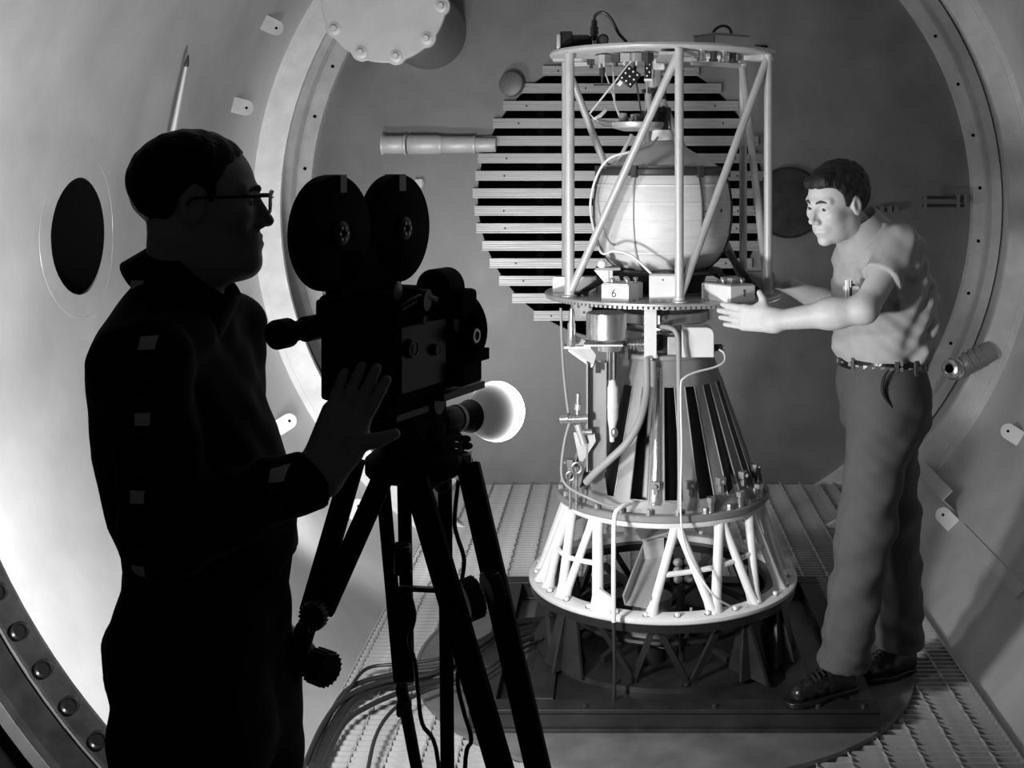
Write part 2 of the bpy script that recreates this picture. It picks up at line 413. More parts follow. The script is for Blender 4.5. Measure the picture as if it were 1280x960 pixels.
# round knob beside the louvre
p = P(637, 104, YB - .10)
b = MB(); b.lathe([(1e-5, .0), (.05, .0), (.068, .012), (.068, .05), (.06, .06), (.03, .064), (.03, .12)], p, (.28, 1, -.15), 24)
tag(b.build('round_knob', 'endcap'), 'blunt round stub beside the upper left edge of the louvre', 'stub')
p = P(524, 229, YB - .02)
b = MB(); b.box(p, (.045, .03, .05)); b.cyl(p, p + Vector((0, .03, 0)), .03, n=12)
tag(b.build('wall_block', 'lug', bevel=.004), 'tiny pale block on the end wall beside the film magazine', 'block')
p = P(985, 253, YB)
b = MB(); b.lathe([(1e-5, .05), (.185, .05), (.20, .035), (.20, 0)], p, (0, -1, 0), 40)
tag(b.build('blind_flange', 'flange', ang=25), 'dark round blind flange on the end wall behind the technician head', 'flange')
# small rod fixtures on the right side of the end wall
p0, p1 = P(1096, 262, YB - .05), P(1124, 262, YB - .05)
t = thing('rod_fitting', p0 - Vector((0, 0, .02)), 'small dark threaded rod fitting on the end wall behind the technician collar', 'fitting')
b = MB(); b.cyl(p0, p1, .012, n=10); b.build('rod', 'flange', t)
for q in (.2, .55, .85):
    c = p0.lerp(p1, q); b = MB(); b.cyl(c - Vector((.012, 0, 0)), c + Vector((.012, 0, 0)), .022, n=6); b.build('nut', 'endcap', t)
b = MB(); b.cyl(p0, p0 + Vector((0, .05, 0)), .012, n=8); b.build('post', 'flange', t)
p0, p1 = P(1153, 252, YB - .12), P(1208, 252, YB - .12)
t = thing('double_rod_bracket', p0 - Vector((0, 0, .05)), 'dark bracket of two parallel rods on the end wall beside the holed ring', 'bracket')
for dz in (-.022, .022):
    b = MB(); b.cyl(p0 + Vector((0, 0, dz)), p1 + Vector((0, 0, dz)), .009, n=8); b.build('rod', 'flange', t)
for q in (.05, .8, .98):
    c = p0.lerp(p1, q); b = MB(); b.box(c, (.018, .03, .085)); b.build('clamp_plate', 'endcap', t)
b = MB(); b.cyl(p1, p1 + Vector((.0, .12, 0)), .012, n=8); b.build('post', 'flange', t)
# nozzle fitting on the right ring
c = P(1191, 461, YR - .05); d = Vector((-.62, -.7, .15)).normalized()
t = thing('elbow_nozzle', c, 'short bright elbow nozzle with open mouth beside the right ring', 'nozzle')
b = MB(); b.lathe([(.022, .05), (.022, .10), (.030, .104), (.043, .10), (.046, .09), (.046, .062), (.055, .055), (.055, .045)], c - d * .06, d, 24); b.build('mouth', 'conebright', t)
b = MB(); b.cyl(c - d * .02 , c + d * .036, .021, n=16); b.build('bore', 'dark', t)
b = MB(); b.tube([c + d * -.01, c + Vector((.05, .03, .0)), c + Vector((.10, .02, .035)), c + Vector((.2, .02, .09))], [.05, .048, .05, .05], 16, 4); b.build('elbow', 'conem', t)
for q in (.08, .11, .14):
    e = c + Vector((q, .02, (q - .05) * .55 + .01)); b = MB(); b.ring(e, .03, .056, -.006, .006, 20, (1, 0, .5)); b.build('collar', 'conem', t)
# rod gauge on the left shell
p1, n1 = wallhit(197, 180); p2, n2 = wallhit(217, 78)
t = thing('rod_gauge', p1, 'thin tapered rod with a dark tip standing off the left shell', 'rod')
a = p1 + n1 * .05; e = p2 + n2 * .05
b = MB(); b.tube([a, e], [.013, .006], 10); b.build('rod', 'lug', t)
b = MB(); b.tube([e, e + (e - a).normalized() * .012, e + (e - a).normalized() * .045], [.008, .009, .003], 10); b.build('tip', 'strap', t)
b = MB(); b.cyl(p1, a, .012, n=10); b.build('foot', 'lug', t)

# ================================================================ floor plate, skid
MX, MY = .16, 4.28
def mp(phi, R, z):                       # phi in degrees, 0 = towards the mouth, + = to the right
    a = math.radians(phi); return Vector((MX + R * math.sin(a), MY - R * math.cos(a), z))
b = MB(); b.lathe([(1e-5, .012), (.862, .012), (.862, .016), (.872, .016), (.872, .0025), (1e-5, .0025)], (MX, MY, 0), (0, 0, 1), 96)
tag(b.build('floor_plate', 'plate', ang=20), 'round worn steel plate lying on the floor grating under the machine', 'plate')
t = thing('base_skid', (MX, MY, .012), 'dark rectangular steel skid of beams under the test stand', 'skid')
X0, X1, SY0, SY1 = -.46, .81, 3.69, 4.86
def ibeam(p0, p1):
    b = MB(); zc = .048
    for dz in (.030, -.030): b.beam(Vector(p0) + Vector((0, 0, zc + dz)), Vector(p1) + Vector((0, 0, zc + dz)), .075, .012)
    b.beam(Vector(p0) + Vector((0, 0, zc)), Vector(p1) + Vector((0, 0, zc)), .05, .05)
    return b.build('beam', 'skid', t, smooth=False, bevel=.002)
ibeam((X0, SY0 + .037, 0), (X1, SY0 + .037, 0)); ibeam((X0, SY1, 0), (X1, SY1, 0))
for x in (X0 + .04, X0 + .22, X1 - .22, X1 - .04): ibeam((x, SY0 + .08, 0), (x, SY1 - .04, 0))
b = MB(); b.box((MX, MY + .02, .066), (.94, 1.06, .012)); b.build('deck_plate', 'skid', t)
bo = bolt_mesh('bolt', 'skid', .009, .008)
for x in (-.40, -.1, .3, .62, .76): put('bolt', bo, t, (x, SY0 + .02, .085))

# ================================================================ black pedestal
ZP = .072
t = thing('pedestal_base', (MX, MY, ZP), 'black welded pedestal of gussets and crossed struts under the white lattice ring', 'pedestal')
b = MB(); b.ring((MX, MY, 0), .30, .455, ZP + .0005, ZP + .018, 96); b.build('bottom_ring', 'skid', t, ang=25)
b = MB(); b.ring((MX, MY, 0), .37, .468, .270, .296, 96); b.build('top_ring', 'black', t, ang=25)
b = MB(); b.lathe([(.305, 0), (.32, .004), (.325, .012), (.32, .02), (.305, .024), (.295, .012), (.305, 0)], (MX, MY, .165), (0, 0, 1), 72); b.build('hoop', 'skid', t)
for ph in (-47, 38, 62, 125, 180, 235):
    a = math.radians(ph); rad = Vector((math.sin(a), -math.cos(a), 0)); tn = Vector((math.cos(a), math.sin(a), 0))
    o = Vector((MX, MY, 0))
    g_ = MB(); g_.prism([(.40, .272), (.452, .272), (.50 if ph != 38 else .54, ZP + .018), (.36, ZP + .018)], o - tn * .006, rad, (0, 0, 1), .012)
    gp = g_.build('gusset', 'skid', t, smooth=False)
    wdt = .075 if ph in (-47, 62) else .05
    w_ = MB(); c = o + rad * .448
    w_.add([c - tn * wdt * .6 + Vector((0, 0, .272)), c + tn * wdt * .6 + Vector((0, 0, .272)), c + tn * wdt * 1.25 + rad * .02 + Vector((0, 0, ZP + .018)), c - tn * wdt * 1.25 + rad * .02 + Vector((0, 0, ZP + .018)),
            c - tn * wdt * .6 - rad * .01 + Vector((0, 0, .272)), c + tn * wdt * .6 - rad * .01 + Vector((0, 0, .272)), c + tn * wdt * 1.25 + rad * .01 + Vector((0, 0, ZP + .018)), c - tn * wdt * 1.25 + rad * .01 + Vector((0, 0, ZP + .018))],
           [(0, 1, 2, 3), (7, 6, 5, 4), (0, 4, 5, 1), (1, 5, 6, 2), (2, 6, 7, 3), (3, 7, 4, 0)])
    w_.build('web_plate', 'skid', gp, smooth=False)
for p0, p1 in ((-32, -14), (-6, -16), (-4, 9), (24, 11), (52, 70), (88, 72), (95, 112), (140, 120), (150, 170), (205, 190), (215, 230), (265, 248), (270, 290)):
    b = MB(); b.beam(mp(p0, .425, .272), mp(p1, .415, ZP + .016), .020, .014, (mp(p0, 1, 0) - Vector((MX, MY, 0)))); b.build('strut', 'black', t, smooth=False)
for k in range(12):
    put('bolt', bo, t, mp(k * 30 + 8, .435, ZP + .018))
b = MB(); b.lathe([(1e-5, 0), (.075, 0), (.075, .012), (.066, .02), (.066, .10), (.07, .105), (.07, .13), (1e-5, .13)], mp(-14, .18, .16), (0, 0, 1), 32); b.build('motor_can', 'alu', t)
b = MB(); b.cyl(mp(-14, .18, ZP), mp(-14, .18, .165), .05, n=20); b.build('motor_foot', 'black', t)
for (pa, pb) in ((-40, 140), (40, 220)):
    b = MB(); b.beam(mp(pa, .33, .1), mp(pb, .33, .25), .02, .02); b.build('cross_tie', 'skid', t)
b = MB(); b.tube([mp(18, .28, .28), mp(14, .30, .2), mp(2, .3, .16), mp(-12, .29, .17)], .005, 8, 5); b.build('hose', 'cablegrey', t)

# ================================================================ white lattice adapter
t = thing('lattice_adapter', (MX, MY, .296), 'white painted conical lattice ring of slanting struts under the slotted cone', 'lattice ring')
ZT = .575
b = MB(); b.lathe([(.405, .2965), (.470, .2965), (.475, .302), (.475, .313), (.468, .318), (.41, .318), (.405, .312), (.405, .2965)], (MX, MY, 0), (0, 0, 1), 96); b.build('bottom_flange', 'white', t, ang=50)
b = MB(); b.lathe([(.325, ZT), (.36, ZT - .004), (.366, ZT + .004), (.366, ZT + .016), (.325, ZT + .016), (.325, ZT)], (MX, MY, 0), (0, 0, 1), 96); b.build('top_flange', 'white', t, ang=50)
struts = [(-68, -76, 1.25), (-66, -53, 1.0), (-44, -51, .85), (-41, -31, 1.15), (5, -7, .9), (6, 20, .9), (31, 21, 1.0), (33, 42, .9), (56, 43, .95), (58, 66, .95)]
tp = 82
while tp < 285:
    struts += [(tp, tp - 12, .95), (tp, tp + 12, .95)]; tp += 25
for ptop, pbot, k in struts:
    b = MB(); A = mp(ptop, .345, ZT + .002); B = mp(pbot, .435, .312)
    n = 10; b.tube([A, A.lerp(B, .15), A.lerp(B, .85), B], [.020 * k, .0165 * k, .0175 * k, .025 * k], n); b.build('strut', 'white', t)
def onstr(pt, pb, f): return mp(pt, .345, ZT).lerp(mp(pb, .435, .312), f)
for A, B in ((onstr(-66, -53, .55), onstr(-41, -31, .5)), (onstr(5, -7, .55), onstr(31, 21, .5)), (onstr(31, 21, .5), onstr(56, 43, .45)), (onstr(56, 43, .45), onstr(58, 66, .4)), (onstr(-68, -76, .5), onstr(-66, -53, .55)), (onstr(82, 70, .5), onstr(107, 119, .5)), (onstr(132, 120, .5), onstr(157, 169, .5)), (onstr(232, 220, .5), onstr(257, 269, .5))):
    b = MB(); m_ = (A + B) / 2; m_ += (m_ - Vector((MX, MY, m_.z))).normalized() * .006
    b.tube([A, m_, B], [.0095, .0085, .0095], 8, 4); b.build('mid_link', 'white', t)
bw = bolt_mesh('bolt', 'white', .0085, .012)
for k in range(28): put('bolt', bw, t, mp(k * 360 / 28 + 4, .448, .318))
b = MB(); b.prism([(-.03, 0), (.03, 0), (.04, .05), (-.012, .075)], mp(-27, .452, .318), mp(-27 + 90, 1, 0) - Vector((MX, MY, 0)), (0, 0, 1), .012); b.build('corner_plate', 'white', t)

# channel beam and small equipment inside the lattice
t = thing('sloping_channel', mp(-8, .40, .32), 'pale metal channel sloping up through the lattice ring', 'channel')
A = mp(-13, .405, .33); B = mp(38, .06, .53); up = Vector((0, 0, 1))
d = (B - A).normalized(); u = d.cross(up).normalized(); v = u.cross(d)
for k, (o_, wd, ht) in enumerate(((Vector(), .10, .006), (u * .047 + v * .02, .006, .042), (-u * .047 + v * .02, .006, .042))):
    b = MB(); b.beam(A + o_, A.lerp(B, .72) + o_, wd, ht, v); b.build('channel_web' if k == 0 else 'channel_side', 'alu', t, smooth=False)
b = MB(); b.beam(mp(-24, .22, .50), mp(14, .18, .53), .11, .008); b.build('shelf', 'alu', t, smooth=False)
b = MB(); b.beam(mp(-10, .22, .38), mp(-10, .22, .50), .07, .01, (0, 1, 0)); b.build('riser', 'alu', t, smooth=False)
t = thing('terminal_cluster', mp(12, .2, .30), 'cluster of round glossy connectors inside the white lattice', 'connector')
for i in range(3):
    for j in range(2):
        b = MB(); b.ell(mp(9 + j * 8, .27, .375 + i * .028), (.017, .017, .014)); b.build('connector_body', 'cablegrey', t)
b = MB(); b.box(mp(13, .235, .41), (.075, .02, .13)); b.build('mount', 'skid', t)
b = MB(); b.cyl(mp(13, .235, .09), mp(13, .235, .35), .014, n=10); b.build('post', 'skid', t)

# ================================================================ slotted cone housing
ZB = .5915
t = thing('cone_housing', (MX, MY, ZB), 'grey metal cone with tall dark slots and bolted base flange', 'housing')
b = MB(); b.lathe([(.30, ZB), (.374, ZB), (.378, ZB + .004), (.378, ZB + .020), (.374, ZB + .024), (.33, ZB + .026), (.30, ZB + .026), (.30, ZB)], (MX, MY, 0), (0, 0, 1), 96); b.build('base_flange', 'conem', t, ang=30)
def Rz_(z): return np.interp(z, [ZB + .02, .64, 1.09], [.352, .338, .180])
NS = 18
zs0, zs1 = .655, 1.005
b = MB(); NA = NS * 12
def cp(a, z, off=0): r = Rz_(z) + off; return (MX + r * math.sin(a), MY - r * math.cos(a), z)
shellz = [ZB + .024, .632, zs0, zs0 + .02, .8, .92, zs1 - .015, zs1, 1.05, 1.09]
for off in (0, -.004):
    base = len(b.v)
    for z in shellz:
        for i in range(NA):
            a = math.radians(4) + 2 * PI * (i - .0) / NA; b.v.append(Vector(cp(a, z, off)))
    for j in range(len(shellz) - 1):
        for i in range(NA):
            ph = i % 12
            slot = ph in (9, 10, 11, 0, 1, 2)
            zin = shellz[j] >= zs0 - 1e-6 and shellz[j + 1] <= zs1 + 1e-6
            if slot and zin: continue
            i2 = (i + 1) % NA; q = (base + j * NA + i, base + j * NA + i2, base + (j + 1) * NA + i2, base + (j + 1) * NA + i)
            b.f.append(list(q) if off == 0 else list(q)[::-1])
b.build('cone_shell', 'conem', t, ang=40)
# dark core seen through the slots
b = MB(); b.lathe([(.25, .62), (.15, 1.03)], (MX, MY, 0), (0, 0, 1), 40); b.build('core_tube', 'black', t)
# lips round each slot and raised ribs on the panels between
for k in range(NS):
    a = math.radians(4 + 360 / NS * k); rib = a + PI / NS
    front = math.cos(rib) > -.35
    if math.cos(a) > -.4:
        l = MB(); hw = 2 * PI / NA * 3.03; pts = []
        for z in np.linspace(zs0, zs1, 6): pts.append(cp(a - hw, z, .001))
        pts.append(cp(a, zs1 + .006, .001))
        for z in np.linspace(zs1, zs0, 6): pts.append(cp(a + hw, z, .001))
        pts.append(cp(a, zs0 - .006, .001)); pts.append(pts[0])
        l.tube(pts, .0024, 6); l.build('slot_lip', 'conem', t)
    if front and k == 17:
        l = MB(); rowz = [.64, .66, .8, .95, 1.04, 1.07]; vs_ = []
        for z in rowz:
            hw = .010 + .014 * (Rz_(z) - .18) / .16; r = Rz_(z); f = 1.0 if .65 < z < 1.05 else .1
            for dx, of in ((-hw, 0), (-hw * .7, .010 * f), (0, .013 * f), (hw * .7, .010 * f), (hw, 0)): vs_.append(cp(rib + dx / r, z, of))
        l.add(vs_, [(j * 5 + i, j * 5 + i + 1, j * 5 + 6 + i, j * 5 + 5 + i) for j in range(len(rowz) - 1) for i in range(4)])
        l.build('rib', 'conebright', t, ang=60)
for ph in (-6, 14, 34, 54, 74, -66, -86):
    a = math.radians(ph); zc = .705; o = Vector(cp(a, zc, .015)); R = Rz(a)
    l = MB(); l.box(o, (.030, .022, .026), R); l.box(o + Vector((0, 0, -.022)), (.016, .016, .03), R); l.cyl(o + R @ Vector((0, -.012, -.0)), o + R @ Vector((0, -.022, 0)), .007, n=8)
    l.build('clamp_lug', 'conem', t, bevel=.002)
bc = bolt_mesh('flange_bolt', 'steel', .010, .016)
for k in range(24): put('flange_bolt', bc, t, mp(k * 15 + 6, .362, ZB + .026))
for ph in (24, 44, 63, 66):
    o = mp(ph, .362, ZB + .026); l = MB(); l.cyl(o, o + Vector((0, 0, .034)), .011, n=10); l.cyl(o + Vector((0, 0, .034)), o + Vector((0, 0, .05)), .016, n=6); l.build('stud', 'steel', t)
# collar, drum and top deck of the housing
b = MB(); b.lathe([(1e-5, 1.09), (.183, 1.09), (.188, 1.094), (.188, 1.106), (.183, 1.11), (.14, 1.112), (.14, 1.18), (1e-5, 1.18)], (MX, MY, 0), (0, 0, 1), 64); b.build('top_deck', 'conem', t, ang=30)

# ================================================================ drive gear under the turntable
t = thing('gear_drive', (MX, MY, 1.18), 'round machined drive drum and gear ring just under the turntable', 'drive')
b = MB(); b.lathe([(1e-5, 1.1805), (.10, 1.1805), (.10, 1.205), (.158, 1.207), (.163, 1.212), (.163, 1.243), (.158, 1.247), (1e-5, 1.247)], (MX, MY, 0), (0, 0, 1), 64); b.build('drum', 'steel', t, ang=30)
b = MB(); b.lathe([(1e-5, 1.2475), (.15, 1.2475), (.15, 1.2935), (1e-5, 1.2935)], (MX, MY, 0), (0, 0, 1), 48); b.build('gear_hub', 'strap', t)
tooth = MB().box((0, 0, 0), (.017, .026, .022)).mesh('tooth', 'alu', smooth=False)
for k in range(44):
    ph = k * 360 / 44; put('tooth', tooth, t, mp(ph, .17, 1.275), Rz(math.radians(ph)))
# ================================================================ turntable
ZU = 1.312
t = thing('turntable', (MX, MY, 1.294), 'flat round turntable with a notched rim carrying the truss and boxes', 'turntable')
b = MB(); b.lathe([(1e-5, 1.2945), (.395, 1.2945), (.395, 1.302), (.417, 1.302), (.419, 1.305), (.419, ZU - .002), (.417, ZU), (1e-5, ZU)], (MX, MY, 0), (0, 0, 1), 128); b.build('disc', 'rim', t, ang=30)
b = MB(); NT = 150
for k in range(NT):
    ph = 360 * k / NT; b.box(mp(ph, .405, 1.298), (.0095, .022, .0085), Rz(math.radians(ph)))
o = b.build('rim_notches', 'rim', t, smooth=False); o['kind'] = 'stuff'
b = MB(); b.ring((MX, MY, 0), .385, .396, 1.2915, 1.3, 96); b.build('notch_backing', 'strap', t)
bt = bolt_mesh('bolt', 'steel', .006, .006)
for k in range(18): put('bolt', bt, t, mp(k * 20 + 3, .335, ZU))

def numeral(parent, pts_list, name='numeral'):
    b = MB()
    for pts, r in pts_list: b.tube(pts, r, 6)
    return b.build(name, 'ink', parent)
knob = MB().lathe([(1e-5, .017), (.007, .017), (.009, .013), (.009, .008), (.005, .006), (.005, .0)], (0, 0, 0), (0, 0, 1), 12).mesh('terminal_knob', 'brass')
def box_thing(corner, dirx, wx, wy, h, label, knobs, m='boxw', group='ballast boxes on the turntable'):
    # corner: front right bottom corner; dirx: unit vector along the front (to the left it runs -dirx)
    dx = Vector(dirx).normalized(); dy = Vector((-dx.y, dx.x, 0)); c = Vector(corner)
    ctr = c - dx * wx / 2 + dy * wy / 2
    t = thing('ballast_box', (ctr.x, ctr.y, ZU), label, 'box', group)
    R = Matrix((dx, dy, Vector((0, 0, 1)))).transposed()
    b = MB(); b.box(ctr + Vector((0, 0, h / 2)), (wx, wy, h), R); b.build('case', m, t, bevel=.002)
    b = MB(); b.box(ctr + Vector((0, 0, h + .0015)), (wx - .008, wy - .008, .003), R); b.build('lid', 'alu' if m == 'boxw' else m, t)
    for kx, ky in knobs: put('terminal_knob', knob, t, ctr + R @ Vector((kx, ky, h + .003)))
    return t, R, ctr
A6 = math.radians(-25)
t6, R6, c6 = box_thing((.0366, 3.925, ZU), (math.cos(A6), math.sin(A6), 0), .10, .115, .054, 'pale box numbered 6 with four terminal knobs on the turntable', [(-.02, -.035), (.0, .03), (.03, -.025), (.035, .03)])
def facept(R, c, wx, wy, h, side, u, v):
    if side == 'front': return c + R @ Vector((u, -wy / 2 - .0006, v))
    return c + R @ Vector((wx / 2 + .0006, u, v))
pts = []
for i in range(17):
    a = 2 * PI * i / 16; pts.append(facept(R6, c6, .10, .115, .054, 'front', -.004 + .0065 * math.cos(a), .021 + .0065 * math.sin(a)))
tail = [facept(R6, c6, .10, .115, .054, 'front', x, z) for x, z in ((-.0103, .022), (-.0085, .029), (-.004, .035), (.0005, .0385))]
numeral(t6, [(pts, .0017), (tail, .0017)])
A1 = math.atan2(.06, .086)
t1_, R1, c1 = box_thing((.366, 3.885, ZU), (math.sin(A1), -math.cos(A1), 0), .15, .105, .054, 'pale box numbered 1 with terminal knobs beside the technician hand', [(-.03, .03), (.0, -.02), (.035, .03)])
pts = [facept(R1, c1, .15, .105, .054, 'right', .005, z) for z in (.018, .04)]
fl_ = [facept(R1, c1, .15, .105, .054, 'right', x, z) for x, z in ((.005, .04), (.001, .0365))]
numeral(t1_, [(pts, .002), (fl_, .0016)])
b = MB(); b.box(c1 + Vector((.0, .0, .066)) + R1 @ Vector((0, .015, 0)), (.06, .05, .02), R1); b.build('cover_block', 'conem', t1_, bevel=.003)
box_thing((-.075, 4.225, ZU), (1, -.06, 0), .155, .06, .050, 'low blank white box behind the left truss tube', [])
tt, RR_, cc_ = box_thing((.192, 3.925, ZU), (1, 0, 0), .088, .05, .086, 'tall blank white box behind the front truss tube', [])
for u in (-.03, 0, .03):
    b = MB(); b.box((cc_.x + u, cc_.y - .027, ZU + .006), (.016, .006, .006)); b.build('latch', 'brass', tt)
b = MB(); b.cyl((cc_.x, cc_.y - .0256, ZU + .072), (cc_.x, cc_.y - .0235, ZU + .072), .003, n=8); b.build('screw', 'strap', tt)
box_thing((.565, 4.32, ZU), (1, 0.1, 0), .115, .09, .06, 'dark grey box on the turntable behind the right truss tube', [], 'cablegrey')

# ================================================================ truss frame with its top plate
ZTP = 2.140
t = thing('truss_frame', (MX, MY, ZU), 'six legged tubular truss cage with round top plate around the sphere', 'truss frame')
ANG = [-57, 6, 69, 126, 186, 246]          # phi of the six posts
RT = .385
for i, a in enumerate(ANG):
    r = .0165 if a == -57 else .0145
    b = MB(); b.cyl(mp(a, RT, ZU), mp(a, RT, ZTP), r, n=20); po = b.build('post', 'tube', t)
    b = MB(); b.lathe([(.026, 0), (.026, .006), (.0185, .009), (.0175, .02)], mp(a, RT, ZU), (0, 0, 1), 16); b.build('foot_flange', 'tube', po)
for i in range(6):
    top = ANG[i]; bot = ANG[i - 1]
    b = MB(); A = mp(top, RT - .004, ZTP - .012); B = mp(bot, RT, ZU + .012); d = (B - A).normalized()
    b.cyl(A, B, .0135, n=18); b.build('diagonal', 'tube', t)
b = MB(); b.lathe([(.13, ZTP), (.395, ZTP), (.400, ZTP + .003), (.403, ZTP + .010), (.400, ZTP + .018), (.13, ZTP + .014), (.13, ZTP)], (MX, MY, 0), (0, 0, 1), 96); tpp = b.build('top_plate', 'tube', t, ang=40)
for k in range(6):
    b = MB(); b.beam(mp(ANG[k], .135, ZTP - .008), mp(ANG[k], .37, ZTP - .008), .010, .016); b.build('stiffener', 'tube', tpp, smooth=False)
b = MB(); b.beam(mp(-90, .39, ZTP - .006), mp(90, .39, ZTP - .006), .05, .010); b.build('cross_bar', 'tube', tpp, smooth=False)
b = MB(); b.beam(mp(0, .38, ZTP - .016), mp(180, .38, ZTP - .016), .05, .010); b.build('cross_bar', 'tube', tpp, smooth=False)
# small relays and connectors hung under the top plate
t = thing('relay_row', mp(40, .28, ZTP - .06), 'row of small relays hanging under the right half of the top plate', 'relay')
for k, ph in enumerate((22, 30, 38, 46, 54)):
    b = MB(); o = mp(ph, .32, ZTP - .018); b.cyl(o + Vector((0, 0, .018)), o + Vector((0, 0, -.016)), .012, n=10); b.box(o + Vector((0, 0, -.012)), (.03, .018, .008)); b.build('relay', 'strap' if k % 2 else 'brass', t)
t = thing('terminal_strip', mp(-35, .25, ZTP - .06), 'strip of pale terminals hanging under the left half of the top plate', 'terminal')
for k, ph in enumerate((-60, -52, -45, -36, -28, -20, -12)):
    b = MB(); o = mp(ph, .29 - .01 * (k % 2), ZTP - .012); b.box(o + Vector((0, 0, -.008)), (.028, .03, .028), Rz(k * .4)); b.cyl(o, o + Vector((0, 0, -.035)), .006, n=8); b.build('terminal', 'alu' if k % 3 else 'strap', t)
t = thing('hanging_probe', mp(-52, .26, 1.99), 'small dark probe with a crossbar hanging under the plate beside the left tube', 'probe')
o = mp(-52, .27, ZTP)
for (nm, z0, z1, r) in (('socket', -.02, .0, .022), ('stem', -.075, -.02, .010), ('pin', -.105, -.075, .004)):
    b = MB(); b.cyl(o + Vector((0, 0, z0)), o + Vector((0, 0, z1)), r, n=10); b.build(nm, 'strap', t)
b = MB(); b.beam(o + Vector((-.03, 0, -.105)), o + Vector((.03, 0, -.105)), .008, .006); b.build('crossbar', 'strap', t)

# ================================================================ fibre sphere with straps
t = thing('spherical_tank', (MX, MY, ZU), 'pale fibre wound sphere with dark belt inside the truss cage', 'tank')
b = MB()
prf = [(1e-5, 1.385), (.12, 1.387), (.165, 1.40), (.203, 1.435), (.230, 1.49), (.243, 1.56), (.2445, 1.62), (.239, 1.67), (.229, 1.71), (.217, 1.737), (.2, 1.745)]
zz = np.linspace(0, 1, 60); tt_ = np.linspace(0, 1, len(prf)); pr = []
for q in smooth_path([Vector((r, z, 0)) for r, z in prf], 5): pr.append((max(q.x, 1e-5), q.y))
b.lathe(pr, (MX, MY, 0), (0, 0, 1), 72); b.build('body', 'fibre', t, ang=60)
for z in (1.46, 1.515, 1.57, 1.63, 1.69):
    r = np.interp(z, [p[1] for p in pr], [p[0] for p in pr]); b = MB(); b.lathe([(r - .002, -.006), (r + .0012, -.004), (r + .0012, .004), (r - .002, .006)], (MX, MY, z), (0, 0, 1), 72); b.build('winding_band', 'fibre', t)
b = MB(); b.lathe([(.206, 1.742), (.197, 1.757), (.17, 1.776), (.11, 1.808), (.06, 1.838), (.04, 1.846), (1e-5, 1.846)], (MX, MY, 0), (0, 0, 1), 56); b.build('cap_dome', 'cap', t, ang=60)
b = MB(); b.lathe([(.20, 1.724), (.231, 1.724), (.235, 1.73), (.235, 1.744), (.231, 1.75), (.20, 1.75), (.20, 1.724)], (MX, MY, 0), (0, 0, 1), 72); b.build('belt', 'strap', t, ang=30)
b = MB(); b.lathe([(.20, 1.751), (.229, 1.751), (.229, 1.756), (.20, 1.756)], (MX, MY, 0), (0, 0, 1), 72); b.build('belt_flange', 'strap', t, ang=30)
for ph in (-26, 31, 78, -80, 140, 200):
    pts = [mp(ph, r + .003, z) for r, z in pr[8:-2:3]]
    b = MB(); b.tube(pts, .0042, 6); b.build('meridian_strap', 'alu' if ph == -26 else 'strap', t)
for ph in (-26, 31, 78, -80):
    b = MB(); b.box(mp(ph, .236, 1.738), (.02, .012, .04), Rz(math.radians(ph))); b.build('strap_clip', 'strap', t)
for (px, py, r) in ((885, 268, .011), (906, 264, .005)):
    a = math.degrees(math.asin(((px - 835) / 362) / .244)); o = mp(a, .2455, H - (py - VY) / 368)
    b = MB(); b.tube([o + Rz(math.radians(a)) @ Vector((r * math.cos(q), 0, r * math.sin(q))) for q in np.linspace(0, 2 * PI, 13)], .0014, 5); b.build('ring_mark', 'strap', t)
# cradle below
t = thing('sphere_cradle', (MX, MY, ZU), 'dark ring cradle with splayed legs holding the sphere', 'cradle')
b = MB(); b.lathe([(.12, 1.378), (.21, 1.378), (.215, 1.384), (.21, 1.392), (.185, 1.398), (.165, 1.392), (.12, 1.385), (.12, 1.378)], (MX, MY, 0), (0, 0, 1), 56); b.build('cradle_ring', 'black', t)
b = MB(); b.lathe([(.13, ZU + .002), (.14, ZU + .002), (.16, 1.379), (.13, 1.379)], (MX, MY, 0), (0, 0, 1), 40); b.build('skirt', 'black', t)
for ph in (-62, 0, 62, 120, 180, 240):
    b = MB(); b.tube([mp(ph, .20, 1.385), mp(ph, .325, ZU + .006)], .011, 8); lg = b.build('leg', 'black', t)
    b = MB(); b.box(mp(ph, .328, ZU + .0075), (.045, .045, .014), Rz(math.radians(ph))); b.build('leg_pad', 'black', lg)
b = MB(); b.tube([mp(70, .238, 1.46), mp(70, .31, 1.36), mp(70, .345, ZU + .01)], .013, 8); b.build('side_strut', 'black', t)
t = thing('corner_bracket', mp(-48, .26, ZU), 'small grey bracket with cable clamps left below the sphere', 'bracket')
o = mp(-47, .25, ZU)
b = MB(); b.box(o + Vector((0, 0, .045)), (.012, .05, .09)); b.build('upright', 'alu', t)
b = MB(); b.box(o + Vector((-.01, -.0, .094)), (.085, .06, .008)); b.build('shelf', 'conem', t)
b = MB(); b.prism([(0, 0), (.05, .06), (0, .06)], o + Vector((-.008, -.02, .03)), (-1, 0, 0), (0, 0, 1), .006); b.build('brace', 'alu', t)
b = MB(); b.ell(o + Vector((-.03, -.02, .11)), (.016, .016, .016)); b.build('clamp', 'tape', t)

